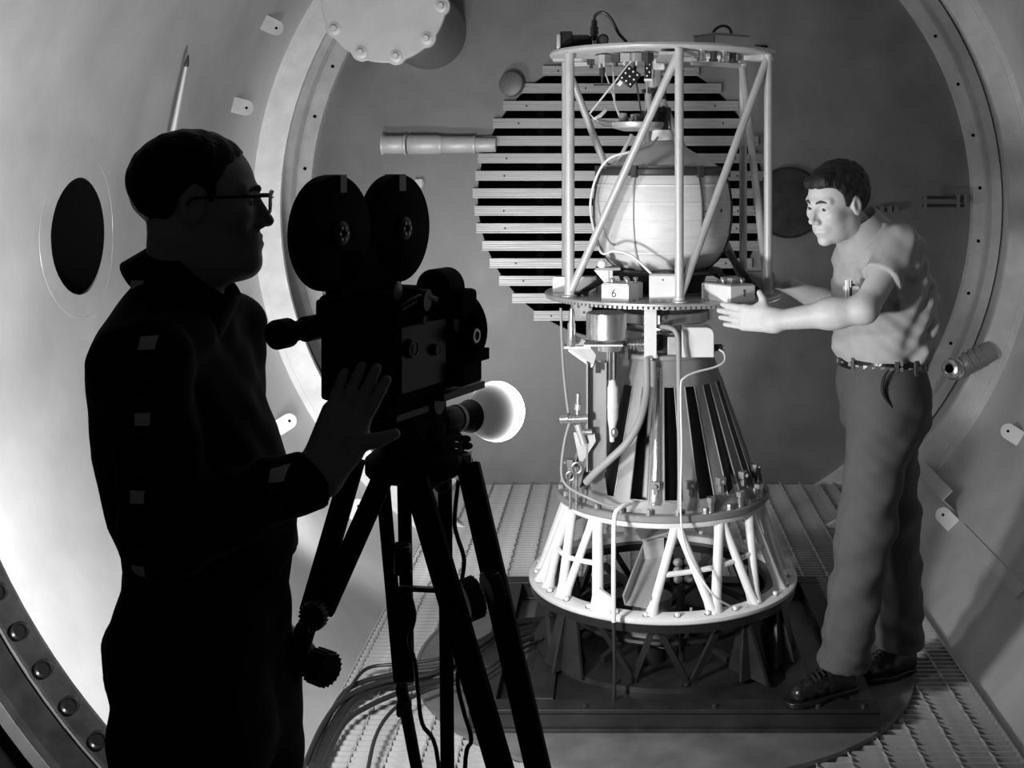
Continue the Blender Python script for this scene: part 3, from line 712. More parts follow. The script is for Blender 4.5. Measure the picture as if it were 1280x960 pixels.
# neck and instruments above the sphere
t = thing('neck_valve', (MX, MY, 1.846), 'dark ribbed valve column with pale tape on top of the sphere', 'valve')
for nm, z0, z1, r0, r1, m, dx in (('tape_wrap', 1.847, 1.885, .042, .036, 'tape', 0), ('valve_body', 1.885, 1.945, .030, .030, 'strap', 0), ('upper_body', 1.945, 1.965, .034, .03, 'black', 0), ('tape_collar', 1.965, 1.995, .020, .018, 'tape', -.005), ('stem', 1.995, 2.03, .026, .02, 'black', -.012), ('motor', 2.03, 2.10, .030, .028, 'alu', -.03), ('flange', 2.018, 2.03, .044, .044, 'black', -.03)):
    b = MB(); b.cyl((MX + dx, MY, z0), (MX + dx, MY, z1), r0, r1, 20); b.build(nm, m, t)
for k in range(9):
    b = MB(); a = 2 * PI * k / 9; b.cyl((MX + .031 * math.cos(a), MY + .031 * math.sin(a), 1.89), (MX + .02 * math.cos(a), MY + .02 * math.sin(a), 1.97), .003, n=5); b.build('wire_lead', 'strap' if k % 2 else 'wire', t)
b = MB(); b.box((MX - .03, MY - .02, 2.118), (.075, .05, .04)); b.build('tape_patch', 'tape', t, bevel=.006)
t = thing('instrument_tray', P(797, 160, 4.2), 'round tray of fittings hung on rods left of the valve column', 'tray')
o = P(797, 156, 4.2)
b = MB(); b.lathe([(1e-5, -.022), (.05, -.022), (.085, -.012), (.092, .0), (.092, .008), (.084, .008), (.08, 0), (1e-5, .0)], o, (0, 0, 1), 32); b.build('dish', 'alu', t)
for k, (dx, dy, r, h, m) in enumerate(((-.05, -.02, .018, .04, 'conem'), (-.015, -.04, .014, .035, 'brass'), (.03, -.02, .02, .045, 'strap'), (.0, .03, .022, .04, 'conem'), (.055, .02, .012, .05, 'strap'), (-.04, .04, .012, .03, 'brass'))):
    b = MB(); b.cyl(o + Vector((dx, dy, 0)), o + Vector((dx, dy, h)), r, r * .8, 10); b.build('fitting', m, t)
for a_, b_, r, m in (((776, 148), (757, 92), .003, 'alu'), ((776, 150), (768, 128), .004, 'alu'), ((802, 145), (795, 100), .0035, 'strap'), ((808, 142), (809, 95), .003, 'alu')):
    b = MB(); b.tube([P(*a_, 4.2), P(*b_, 4.2), P(b_[0] + (a_[0] - b_[0]) * -.2, 76, 4.2)], r, 6); b.build('hanger_rod', m, t)
b = MB(); b.tube([P(796, 68, 4.15), P(737, 142, 4.15), P(742, 148, 4.17), P(770, 155, 4.2)], .0035, 6); b.build('bent_rod', 'wire', t)
b = MB(); b.tube([P(743, 148, 4.17), P(750, 145, 4.18), P(757, 138, 4.2)], [.004, .007, .006], 8); b.build('swivel', 'tape', t)
b = MB(); b.tube([P(745, 150, 4.17), P(755, 154, 4.18), P(775, 155, 4.2)], [.006, .011, .008], 8); b.build('coupling', 'brass', t)
b = MB(); b.tube([P(790, 168, 4.2), P(776, 195, 4.2), P(764, 213, 4.2)], .0065, 8); b.build('stay_rod', 'tube', t)
t = thing('connector_block', P(785, 108, 4.15), 'tilted black connector block dotted with pale pins under the top plate', 'connector')
c = P(787, 96, 4.15); R = Matrix.Rotation(math.radians(38), 3, 'Y')
b = MB(); b.box(c, (.055, .035, .06), R); b.build('block', 'black', t, bevel=.003)
for i in range(3):
    for j in range(3):
        b = MB(); q = c + R @ Vector((-.018 + .018 * i, -.019, -.02 + .02 * j)); b.cyl(q, q + R @ Vector((0, -.004, 0)), .0035, n=6); b.build('pin', 'tape', t)
b = MB(); b.box(c + R @ Vector((-.012, 0, -.038)), (.014, .02, .018), R); b.build('plug', 'tape', t)
b = MB(); b.tube([c + R @ Vector((0, 0, .03)), c + Vector((.02, 0, .06)), Vector((c.x + .02, c.y, ZTP))], .006, 8, 4); b.build('hanger', 'black', t)
t = thing('terminal_block', P(809, 95, 4.1), 'upright black terminal block with pale pins beside the grey motor', 'connector')
c = P(810, 88, 4.12)
b = MB(); b.box(c, (.024, .03, .06)); b.build('block', 'black', t, bevel=.002)
for i in range(4):
    b = MB(); q = c + Vector((-.004 + .008 * (i % 2), -.016, -.02 + .013 * i)); b.cyl(q, q + Vector((0, -.003, 0)), .003, n=6); b.build('pin', 'tape', t)
b = MB(); b.box(c + Vector((0, 0, -.033)), (.026, .032, .006)); b.build('foot', 'tape', t)
b = MB(); b.cyl(c + Vector((0, 0, .03)), Vector((c.x, c.y, ZTP)), .005, n=6); b.build('hanger', 'black', t)

# ================================================================ instruments on the top plate
ZX = ZTP + .019
t = thing('cine_sensor', (P(700, 60, 4.16).x, 4.16, ZX), 'black cylindrical instrument with bright end cap on the top plate', 'instrument')
def tx(px, D=4.16): return (px - VX) / F * D
b = MB(); b.box((tx(708), 4.16, ZX + .031), (.042, .06, .062)); b.build('block', 'black', t, bevel=.004)
b = MB(); b.box((tx(699), 4.15, ZX + .026), (.014, .062, .052)); b.build('end_cap', 'alu', t, bevel=.004)
b = MB(); b.lathe([(1e-5, 0), (.026, 0), (.026, .06), (.020, .07), (.018, .10), (1e-5, .10)], (tx(714), 4.16, ZX + .027), (1, 0, 0), 20); b.build('barrel', 'black', t)
t = thing('pressure_gauge', (tx(755), 4.1, ZX), 'small round dial gauge with fittings on the top plate', 'gauge')
o = Vector((tx(754), 4.1, ZX + .030))
b = MB(); b.lathe([(1e-5, 0), (.015, 0), (.0175, .003), (.0175, -.01), (.012, -.014), (1e-5, -.014)], o, (.25, -1, 0), 20); b.build('dial', 'tape', t)
b = MB(); b.ring(o, .0155, .019, -.003, .006, 20, (.25, -1, 0)); b.build('bezel', 'strap', t)
b = MB(); b.cyl((o.x, 4.105, ZX), (o.x, 4.105, ZX + .02), .006, n=8); b.build('stem', 'brass', t)
b = MB(); b.cyl((o.x + .01, 4.105, ZX + .012), (o.x + .09, 4.105, ZX + .012), .005, n=8); b.build('line', 'brass', t)
for k in (.03, .055, .08):
    b = MB(); b.cyl((o.x + k - .006, 4.105, ZX + .012), (o.x + k + .006, 4.105, ZX + .012), .010, n=6); b.build('fitting_nut', 'brass', t)
b = MB(); b.box((o.x + .098, 4.105, ZX + .014), (.03, .03, .026)); b.build('tape_end', 'tape', t, bevel=.005)
t = thing('plug_connector', (tx(743), 4.14, ZX), 'black plug connector standing up beside the dial gauge', 'connector')
x = tx(743)
for z0, z1, r in ((0, .03, .008), (.03, .05, .012), (.052, .064, .014), (.066, .078, .014), (.08, .1, .010)):
    b = MB(); b.cyl((x, 4.14, ZX + z0), (x, 4.14, ZX + z1), r, n=12); b.build('plug_body', 'black' if z0 else 'brass', t)
b = MB(); b.tube([(x, 4.14, ZX + .095), (x + .004, 4.14, ZX + .118), (x + .03, 4.14, ZX + .128), (x + .058, 4.14, ZX + .105), (x + .085, 4.14, ZX + .055), (x + .115, 4.13, ZX + .022)], .0055, 8, 6)
tag(b.build('plug_cable', 'cable'), 'black cable looping from the plug connector down to the top plate', 'cable')
t = thing('battery_case', (tx(902, 4.2), 4.2, ZX), 'flat two tone instrument case on the right of the top plate', 'case')
R = Rz(math.radians(35)); c = Vector((tx(902, 4.25), 4.25, ZX + .028))
b = MB(); b.box(c, (.155, .12, .056), R); b.build('case', 'boxw', t, bevel=.003)
b = MB(); b.box(c + R @ Vector((-.079, 0, 0)), (.004, .11, .05), R); b.build('end_panel', 'conem', t)
b = MB(); b.box(c + Vector((0, 0, .0305)), (.16, .125, .005), R); b.build('lid', 'conem', t)
b = MB(); b.tube([c + Vector((-.035, 0, .034)), c + Vector((-.02, 0, .056)), c + Vector((.005, 0, .067)), c + Vector((.028, 0, .058)), c + Vector((.036, 0, .034))], .005, 8, 6); b.build('handle', 'cable', t)
t = thing('spring_fitting', (tx(952, 4.1), 4.1, ZX), 'short ribbed black fitting at the right edge of the top plate', 'fitting')
for k in range(5):
    b = MB(); b.cyl((tx(944 + 3 * k, 4.12), 4.12, ZX + .008), (tx(946 + 3 * k, 4.12), 4.12, ZX + .008), .008, n=10); b.build('rib', 'black', t)
b = MB(); b.cyl((tx(942, 4.12), 4.12, ZX + .008), (tx(960, 4.12), 4.12, ZX + .008), .004, n=8); b.build('rod', 'black', t)

# white wire looping from the neck round the sphere
b = MB(); b.tube([P(822, 172, 4.2), P(812, 182, 4.12), P(790, 189, 4.05), P(762, 198, 4.05), P(746, 220, 4.1), P(738, 255, 4.13), P(743, 290, 4.1), P(752, 316, 4.06), P(768, 314, 4.0), P(790, 320, 3.98), P(815, 343, 3.97)], .0042, 8, 8)
tag(b.build('white_lead', 'wire'), 'white lead looping down from the valve column round the left of the sphere', 'cable')
for k, (px, py) in enumerate(((743, 272), (747, 223))):
    pass

# ================================================================ equipment round the cone
t = thing('drive_motor', P(758, 600, 4.03), 'bright round motor can on a slim actuator and upright channel', 'motor')
D = 4.03
def zz_(py, D=4.03): return H - (py - VY) / F * D
x = tx(758, D)
b = MB(); b.lathe([(1e-5, zz_(424)), (.064, zz_(424)), (.068, zz_(422)), (.068, zz_(391)), (.062, zz_(390)), (.05, zz_(392)), (1e-5, zz_(392))], (x, D, 0), (0, 0, 1), 48); b.build('can', 'steel', t, ang=30)
b = MB(); b.box((x - .01, D, zz_(429)), (.13, .11, .006)); b.build('mount_plate', 'alu', t)
b = MB(); b.lathe([(.04, zz_(438)), (.045, zz_(430)), (.03, zz_(424))], (x + .01, D, 0), (0, 0, 1), 24); b.build('neck', 'steel', t)
xa = tx(765, D)
for k in range(6):
    b = MB(); a = 2 * PI * k / 6; b.cyl((xa + .014 * math.cos(a), D + .014 * math.sin(a), zz_(475)), (xa + .014 * math.cos(a), D + .014 * math.sin(a), zz_(438)), .004, n=6); b.build('guide_rod', 'steel', t)
b = MB(); b.cyl((xa, D, zz_(480)), (xa, D, zz_(438)), .010, n=10); b.build('shaft', 'strap', t)
b = MB(); b.lathe([(1e-5, zz_(552)), (.008, zz_(552)), (.012, zz_(535)), (.021, zz_(522)), (.022, zz_(510)), (.0235, zz_(509)), (.0235, zz_(505)), (.022, zz_(504)), (.022, zz_(484)), (.015, zz_(480)), (.013, zz_(474)), (1e-5, zz_(474))], (xa, D, 0), (0, 0, 1), 24); b.build('actuator_body', 'boxw', t, ang=40)
b = MB(); b.ell((tx(768, D - .02), D - .02, zz_(539)), (.012, .01, .017)); b.build('end_knob', 'steel', t)
b = MB(); b.box((tx(745, D), D + .02, (zz_(452) + zz_(588)) / 2), (.066, .006, zz_(452) - zz_(588))); b.build('channel_web', 'conem', t, smooth=False)
for xx in (tx(734, D), tx(757, D)):
    b = MB(); b.box((xx, D, (zz_(452) + zz_(588)) / 2), (.006, .045, zz_(452) - zz_(588))); b.build('channel_side', 'conem', t, smooth=False)
b = MB(); b.box((tx(748, D), D - .025, zz_(458)), (.018, .01, .035)); b.build('latch', 'black', t)
b = MB(); b.beam((tx(745, D), D + .03, zz_(585)), mp(-38, .35, ZB + .03), .05, .012); b.build('foot_strap', 'conem', t, smooth=False)
t = thing('swing_arm', P(725, 450, 4.03), 'pale triangular swing arm with an upright pin left of the motor', 'arm')
b = MB(); b.prism([(0, 0), (.09, -.055), (.10, -.02), (.06, .03), (.0, .06)], (tx(709, 4.04), 4.04, zz_(437)), (1, 0, 0), (0, .25, .97), .008); b.build('arm_plate', 'alu', t, bevel=.002)
b = MB(); b.lathe([(.008, zz_(432)), (.014, zz_(428)), (.014, zz_(404)), (.010, zz_(400)), (.010, zz_(392)), (.005, zz_(384)), (1e-5, zz_(384))], (tx(715, 4.03), 4.0, 0), (0, 0, 1), 12); b.build('pin', 'brass', t)
b = MB(); b.box((tx(722, 4.05), 4.05, zz_(434)), (.09, .06, .008)); b.build('arm_shelf', 'alu', t, smooth=False)
b = MB(); b.beam((tx(712, 4.05), 4.05, zz_(438)), (tx(741, 4.04), 4.04, zz_(458)), .02, .01); b.build('brace', 'alu', t, smooth=False)
b = MB(); b.beam((tx(738, 4.05), 4.05, zz_(430)), (tx(748, 4.04), 4.04, zz_(430)), .05, .012); b.build('knuckle', 'alu', t, smooth=False)
# switch box under turntable, left
t = thing('perforated_bracket', P(725, 402, 4.2), 'grey perforated bracket hanging under the turntable rim', 'bracket')
b = MB(); b.box((tx(727, 4.2), 4.2, 1.262), (.075, .01, .062)); b.build('plate', 'conem', t)
for i in range(4):
    b = MB(); q = Vector((tx(716 + 7 * i, 4.2), 4.194, 1.245 + .02 * (i % 2))); b.cyl(q, q + Vector((0, -.002, 0)), .005, n=8); b.build('hole', 'strap', t)
# bright flat strap in front of the drum
t = thing('bright_strap', P(813, 455, 4.08), 'bright flat metal strap standing in front of the drive drum', 'strap')
b = MB(); b.box((tx(813, 4.06), 4.06, (1.288 + 1.105) / 2), (.042, .005, .18)); b.build('strap_plate', 'boxw', t, bevel=.0015)
b = MB(); b.box((tx(813, 4.06), 4.075, 1.112), (.05, .03, .012)); b.build('strap_foot', 'steel', t)
b = MB(); b.box((tx(821, 4.075), 4.075, 1.235), (.02, .02, .03)); b.build('strap_clip', 'boxw', t)
# rounded gearbox cover
t = thing('gearbox_cover', P(872, 448, 4.12), 'pale rounded box cover on the cone top under the turntable', 'cover')
c = Vector((tx(872, 4.09), 4.12, 0)); poly = [(-.055, 0), (.055, 0), (.055, .07)]
for i in range(7): a = PI / 2 * i / 6; poly.append((.03 + .025 * math.cos(a), .077 + .025 * math.sin(a)))
poly += [(-.050, .102), (-.055, .097)]
b = MB(); b.prism(poly, (c.x, 4.16, 1.107), (1, 0, 0), (0, 0, 1), .09); b.build('cover_shell', 'boxw', t, bevel=.003)
b = MB(); b.ring((c.x, 0, 0), .0, .0, 0, 0, 3) if False else b.box((c.x - .058, 4.12, 1.158), (.004, .08, .10)); b.build('edge_gasket', 'black', t)
b = MB(); b.cyl((c.x + .055, 4.11, 1.135), (c.x + .085, 4.11, 1.135), .012, n=10); b.build('gland', 'black', t)
b = MB(); b.cyl((c.x + .085, 4.11, 1.135), (c.x + .097, 4.11, 1.135), .007, n=10); b.build('gland_tip', 'brass', t)
t = thing('worm_gear', P(790, 440, 4.14), 'horizontal threaded coupling between the motor and the cone top', 'coupling')
o = Vector((tx(783, 4.13), 4.13, zz_(430, 4.13)))
for k in range(7):
    b = MB(); b.cyl(o + Vector((k * .011, 0, 0)), o + Vector((k * .011 + .007, 0, 0)), .021 - .002 * (k % 2), n=16); b.build('thread', 'steel', t)
b = MB(); b.cyl(o + Vector((-.03, 0, 0)), o + Vector((.11, 0, 0)), .012, n=10); b.build('shaft', 'steel', t)
b = MB(); b.lathe([(.01, 0), (.028, 0), (.028, .02), (.01, .02)], o + Vector((.105, -.01, .008)), (.3, -1, .1), 20); b.build('pulley', 'black', t)
b = MB(); b.box(o + Vector((.16, 0, -.01)), (.04, .04, .075)); b.build('block', 'alu', t, bevel=.003)
for k in (.0, .07):
    b = MB(); b.box(o + Vector((k, 0, -.03)), (.012, .03, .045)); b.build('pillow', 'steel', t)
# pipes and wires down the cone
b = MB(); b.tube([P(822, 408, 4.1), P(838, 410, 4.04), P(846, 418, 4.02), P(848, 440, 4.02), P(849, 520, 3.96), P(850, 600, 3.90), P(849, 640, 3.885)], .0085, 10, 6)
tag(b.build('riser_pipe', 'cablegrey'), 'grey pipe bent over at the top running straight down the cone', 'pipe')
b = MB(); b.tube([P(808, 448, 4.04), P(808, 490, 4.0), P(800, 525, 3.95), P(785, 552, 3.93), P(765, 572, 3.93), P(745, 590, 3.95), P(733, 603, 3.98)], .013, 10, 6)
tag(b.build('flex_hose', 'cablegrey'), 'thick grey hose curving down the left side of the cone', 'hose')
b = MB(); b.tube([P(899, 437, 4.1), P(905, 442, 4.08), P(905, 452, 4.05), P(893, 459, 4.03), P(870, 465, 4.0), P(856, 472, 3.98), P(851, 485, 3.97), P(852, 560, 3.91), P(851, 640, 3.87), P(856, 680, 3.85), P(872, 715, 3.825), P(893, 745, 3.80), P(912, 757, 3.83)], .0035, 8, 6)
tag(b.build('thin_lead', 'wire'), 'thin pale lead from the gearbox cover down the cone to the lattice', 'cable')
b = MB(); b.tube([P(701, 385, 4.1), P(703, 440, 4.08), P(706, 480, 4.05), P(711, 520, 4.02)], .0045, 8, 4)
tag(b.build('gas_line', 'cablegrey'), 'thin upright gas line from the turntable bracket to the valve', 'pipe')
t = thing('needle_valve', P(715, 580, 3.99), 'small brass needle valve with round knob left of the cone', 'valve')
for nm, a_, b_, r, m in (('knob', (700, 524), (710, 523), .017, 'brass'), ('body', (710, 524), (735, 523), .014, 'brass'), ('stem', (722, 518), (723, 492), .008, 'brass'), ('stem_nut', (722, 512), (723, 505), .012, 'alu'), ('lower_body', (722, 530), (730, 555), .013, 'alu'), ('outlet', (728, 540), (740, 540), .01, 'brass')):
    b = MB(); b.cyl(P(*a_, 4.0), P(*b_, 4.0), r, n=10); b.build(nm, m, t)
b = MB(); b.prism([(-.03, 0), (.04, 0), (.045, -.03), (.0, -.10), (-.01, -.1)], P(728, 540, 4.015), (1, 0, 0), (0, 0, 1), .006); b.build('valve_bracket', 'alu', t)
b = MB(); b.tube([P(712, 528, 4.0), P(706, 550, 3.99), P(702, 580, 3.98), P(703, 598, 3.97), P(712, 610, 3.95), P(735, 622, 3.91), P(765, 633, 3.90), P(785, 628, 3.90)], .0045, 8, 6)
tag(b.build('loop_line', 'cablegrey'), 'thin line looping from the needle valve round the cone flange', 'pipe')
b = MB(); b.tube([P(785, 629, 3.9), P(774, 636, 3.865), P(768, 648, 3.85), P(767, 700, 3.81), P(767, 770, 3.78), P(767, 775, 3.78)], .0075, 8, 5)
tag(b.build('drop_pipe', 'white'), 'white thin pipe dropping from the cone flange across the lattice', 'pipe')
b = MB(); b.tube([P(767, 774, 3.78), P(768, 820, 3.77), P(768, 860, 3.77), P(766, 880, 3.77)], .006, 8, 5)
tag(b.build('drop_cable', 'cable'), 'dark cable hanging below the white drop pipe to the skid', 'cable')
# two eye fittings at the left of the flange
for px, py, r in ((721, 585, .016), (713, 595, .013)):
    c = P(px, py, 3.99); b = MB(); b.tube([c + Vector((r * math.cos(q), 0, r * math.sin(q) * 1.1)) for q in np.linspace(0, 2 * PI, 15)], .0045, 8)
    b.cyl(c - Vector((0, 0, r)), Vector((c.x, c.y, ZB + .024)), .005, n=8)
    tag(b.build('eye_bolt', 'steel'), 'larger steel eye bolt standing on the cone flange' if r > .015 else 'smaller steel eye bolt at the outer edge of the cone flange', 'eye bolt', 'eye bolts on the cone flange')
t = thing('corner_valve', mp(70, .35, ZB + .026), 'dark ribbed fitting standing on the right edge of the cone flange', 'fitting')
o = mp(70, .35, ZB + .026)
for k in range(5):
    b = MB(); b.cyl(o + Vector((0, 0, .015 * k)), o + Vector((0, 0, .015 * k + .010)), .02 - .002 * k, n=12); b.build('ribbed_disc', 'black', t)
b = MB(); b.cyl(o, o + Vector((0, 0, .09)), .008, n=8); b.build('stem', 'black', t)
b = MB(); b.ring(o + Vector((-.01, -.022, .02)), .006, .014, -.004, .004, 14, (.2, -1, 0)); b.build('washer', 'tape', t)
# ================================================================ film camera
CO = Vector((-.385, 2.05, 1.463)); HD = math.radians(23)
CA = Vector((math.sin(HD), math.cos(HD), 0)); CR = Vector((math.cos(HD), -math.sin(HD), 0)); CU = Vector((0, 0, 1))
CM = Matrix((CR, CA, CU)).transposed()       # local x right, y forward, z up
def CL(r, a, u): return CO + CR * r + CA * a + CU * u
t = thing('film_camera', CL(0, 0, -.10), 'black film camera with twin round magazine on a tripod', 'film camera')
b = MB(); b.box(CL(0, -.005, -.02), (.145, .20, .155), CM); body = b.build('body', 'blackmatte', t, bevel=.008)
b = MB(); b.box(CL(.0, -.02, .066), (.09, .15, .035), CM); b.build('magazine_seat', 'blackmatte', t, bevel=.006)
b = MB(); b.box(CL(.0, -.01, -.11), (.10, .17, .03), CM); b.build('base_plate', 'blackmatte', t, bevel=.004)
# magazine: two round film chambers
mag = None
b = MB()
for a_ in (-.172, .008): b.lathe([(1e-5, -.015), (.087, -.015), (.0915, -.012), (.0915, .012), (.087, .015), (1e-5, .015)], CL(0, a_, .184), CR, 56)
b.box(CL(0, -.08, .120), (.030, .17, .07), CM)
mag = b.build('magazine', 'blackmatte', t)
for a_ in (-.172, .008):
    h_ = MB(); h_.lathe([(.020, .0145), (.020, .022), (.014, .025), (.006, .025), (.005, .019), (1e-5, .019)], CL(0, a_, .184), CR, 20); h_.build('hub', 'black', mag)
    for k in range(6):
        q = CL(.0245, a_, .184) + (CA * math.cos(k * PI / 3) + CU * math.sin(k * PI / 3)) * .010; h_ = MB(); h_.cyl(q, q + CR * .002, .0022, n=6); h_.build('hub_screw', 'steel', mag)
for a_, w_ in ((-.160, .016), (.008, .020)):
    pts = []
    h_ = MB(); z0 = .184
    for k in range(2): pass
    c_ = CL(.0, a_, z0 + .0918); h_.box(c_, (.032, w_, .0012), CM); h_.box(CL(.0156, a_, z0 + .078), (.0012, w_, .028), CM); h_.build('tape_strip', 'tape', mag)
# name plate, toggles
h_ = MB(); h_.ell(CL(.058, -.07, .085), (.003, .013, .017), CM); h_.build('badge', 'alu', t)
b = MB(); b.cyl(CL(.03, -.04, .072), CL(.09, -.03, .068), .018, n=16); b.build('drive_housing', 'black', t)
b = MB(); b.tube([CL(.075, -.09, .06), CL(.085, -.04, .075), CL(.085, .0, .066)], .006, 8, 4); b.build('latch_arm', 'black', t)
# front: lens turret, lenses, shade
b = MB(); b.lathe([(1e-5, 0), (.075, 0), (.078, .006), (.078, .03), (.07, .036), (1e-5, .036)], CL(.035, .10, .0), CA, 40); tr = b.build('turret', 'blackmatte', t)
b = MB(); b.lathe([(1e-5, 0), (.034, 0), (.034, .05), (.030, .056), (.02, .062), (1e-5, .062)], CL(.050, .05, .078), CA, 28); b.build('motor_housing', 'blackmatte', t)
b = MB(); b.box(CL(.055, .09, .05), (.09, .06, .05), CM); b.build('gear_case', 'blackmatte', t, bevel=.008)
for k, (r, u, L, ra) in enumerate(((.045, .03, .035, .022), (.065, -.03, .035, .019), (.0, -.04, .03, .018))):
    b = MB(); c = CL(r, .13, u); b.lathe([(1e-5, 0), (ra * .9, 0), (ra * .9, L * .5), (ra * 1.15, L * .55), (ra * 1.15, L), (ra * .9, L), (ra * .8, L * .8), (1e-5, L * .8)], c, CA, 24); ln = b.build('lens', 'black', t)
    h_ = MB(); h_.lathe([(ra * 1.16, L * .6), (ra * 1.22, L * .64), (ra * 1.22, L * .76), (ra * 1.16, L * .8)], c, CA, 24); h_.build('focus_ring', 'knurl', ln)
b = MB(); b.cyl(CL(.095, .09, -.005), CL(.112, .09, -.005), .014, n=16); kb = b.build('side_knob', 'black', t)
h_ = MB(); h_.ring(CL(.1125, .09, -.005), .008, .0125, 0, .002, 16, CR); h_.build('knob_rim', 'steel', kb)
h_ = MB(); h_.ell(CL(.083, .075, .02), (.003, .011, .019), CM); h_.build('badge', 'alu', t)
b = MB(); b.box(CL(.055, .10, -.072), (.09, .07, .040), CM); b.build('filter_box', 'blackmatte', t, bevel=.005)
b = MB(); b.box(CL(.09, .13, -.045), (.025, .05, .02), CM); b.build('filter_slide', 'blackmatte', t)
b = MB(); b.box(CL(.03, .10, -.105), (.11, .14, .012), CM); b.build('front_rail', 'black', t)
# right side door with hinge and dials
b = MB(); b.box(CL(.074, -.02, -.025), (.006, .14, .11), CM); dr = b.build('side_door', 'black', t, bevel=.002)
for a_, u, ra in ((-.065, -.008, .016), (-.03, .035, .008), (.01, -.02, .010)):
    h_ = MB(); h_.lathe([(1e-5, .008), (ra * .7, .008), (ra, .005), (ra, 0)], CL(.077, a_, u), CR, 16); h_.build('dial', 'black', dr)
    h_ = MB(); h_.ring(CL(.077, a_, u), ra * .75, ra * .86, .0075, .009, 16, CR); h_.build('dial_ring', 'conem', dr)
# view finder on the left side
b = MB(); c = CL(-.088, -.20, .022)
b.lathe([(1e-5, 0), (.019, 0), (.024, .006), (.024, .034), (.019, .042), (.0165, .05), (.0165, .075), (.021, .078), (.021, .12), (.018, .125), (.018, .34), (.023, .345), (.023, .38), (1e-5, .38)], c, CA, 24); b.build('viewfinder', 'blackmatte', t)
b = MB(); b.lathe([(1e-5, 0), (.012, 0), (.013, .004), (.013, .03), (.010, .034), (1e-5, .034)], CL(-.065, -.10, .065), CA, 16); b.build('finder_knob', 'blackmatte', t)
b = MB(); b.box(CL(-.078, -.03, .05), (.03, .12, .035), CM); b.build('finder_mount', 'blackmatte', t, bevel=.005)
b = MB(); b.cyl(CL(-.0, -.115, .02), CL(.0, -.103, .02), .022, n=20); b.build('rear_cap', 'black', t)

# ================================================================ tripod
HB = Vector((-.365, 2.13, 1.225))
t = thing('tripod', (-.37, 2.17, 0), 'black wooden tripod with double leg bars and geared head under the film camera', 'tripod')
b = MB(); b.lathe([(1e-5, -.02), (.075, -.02), (.082, -.012), (.082, .012), (.070, .022), (.055, .03), (1e-5, .03)], HB, (0, 0, 1), 32); b.build('crown', 'blackmatte', t)
b = MB(); b.lathe([(1e-5, 0), (.05, 0), (.062, .02), (.062, .045), (.05, .06), (1e-5, .06)], HB + Vector((0, -.01, .028)), (0, 0, 1), 28); b.build('pan_base', 'blackmatte', t)
b = MB(); b.lathe([(1e-5, -.05), (.052, -.05), (.06, -.042), (.06, .042), (.052, .05), (1e-5, .05)], HB + Vector((-.005, -.03, .105)), CR, 28); b.build('tilt_drum', 'blackmatte', t)
b = MB(); b.lathe([(1e-5, 0), (.018, 0), (.022, .004), (.022, .012), (.018, .016), (1e-5, .016)], HB + CR * .045 + Vector((0, -.02, .115)), CR, 20); b.build('tilt_lock', 'black', t)
b = MB(); b.box(CL(0, .0, -.125) , (.10, .13, .018), CM); b.build('quick_plate', 'black', t, bevel=.003)
b = MB(); b.cyl(P(518, 610, 2.05), P(582, 575, 2.17), .0175, n=18); b.build('cross_handle', 'black', t)
b = MB(); b.box(HB + Vector((.035, .0, .035)), (.07, .05, .04), CM); b.build('bracket_block', 'blackmatte', t, bevel=.004)
for px, py in ((553, 607),):
    b = MB(); c = P(px, py, 2.1); b.tube([c + Vector((.012 * math.cos(q), 0, .012 * math.sin(q))) for q in np.linspace(0, 2 * PI, 13)], .003, 6); b.build('ring_clip', 'conem', t)
FOOT = (Vector((-.80, 1.95, 0)), Vector((.05, 1.90, 0)), Vector((-.39, 2.75, 0)))
def leg(tops, foot, wd, join, clampz, knobs):
    g_ = MB(); J = [Vector(q) for q in join]
    g_.beam(J[0].lerp(foot, .02), foot + (J[0] - foot) * .02, wd * .9, wd * .75, (0, -1, 0))
    lo = g_.build('leg', 'blackmatte', t, bevel=.003)
    for q, tp_ in enumerate(tops):
        h_ = MB(); h_.beam(tp_, J[q], wd, wd * .72, (0, -1, 0)); h_.build('leg_bar', 'blackmatte', lo, bevel=.003)
    h_ = MB(); h_.cyl(foot, foot + (J[0] - foot).normalized() * .07, .006, .014, 10); h_.build('spike', 'steel', lo)
    for c, ax, r, L in knobs:
        h_ = MB(); c = Vector(c); ax = Vector(ax).normalized(); n_ = 20
        prf_ = [(1e-5, -L / 2), (r * .9, -L / 2), (r, -L / 2 + .004), (r, L / 2 - .004), (r * .9, L / 2), (1e-5, L / 2)]
        h_.lathe(prf_, c, ax, n_)
        for k in range(n_ * 1):
            q = 2 * PI * k / n_; u, v, a_ = frame(ax); h_.cyl(c - ax * L * .42 + (u * math.cos(q) + v * math.sin(q)) * r, c + ax * L * .42 + (u * math.cos(q) + v * math.sin(q)) * r, .0022, n=5)
        h_.build('clamp_knob', 'knurl', lo)
    return lo
leg((P(444, 572, 2.10), P(484, 585, 2.06)), FOOT[0], .036, (P(388, 765, 2.03), P(404, 765, 2.03)), 0, [(P(402, 834, 1.98), (.8, -.6, 0), .027, .04), (P(392, 770, 1.98), (.3, 1, 0), .022, .02)])
leg((P(520, 600, 2.02), P(585, 580, 2.15)), FOOT[1], .040, (P(640, 1010, 1.95), P(684, 1010, 1.98)), 0, [(P(589, 748, 2.03), (.85, .5, .2), .034, .028), (P(616, 734, 2.07), (.85, .5, .2), .031, .024)])
leg((P(478, 600, 2.17), P(505, 600, 2.2)), FOOT[2], .024, (P(500, 850, 2.34), P(510, 850, 2.34)), 0, [(P(503, 698, 2.2), (1, .2, 0), .028, .03), (P(505, 885, 2.36), (1, .2, 0), .014, .03)])
b = MB(); b.cyl(P(556, 590, 2.13), P(561, 1150, 2.13), .0125, n=14); b.build('centre_column', 'blackmatte', t)
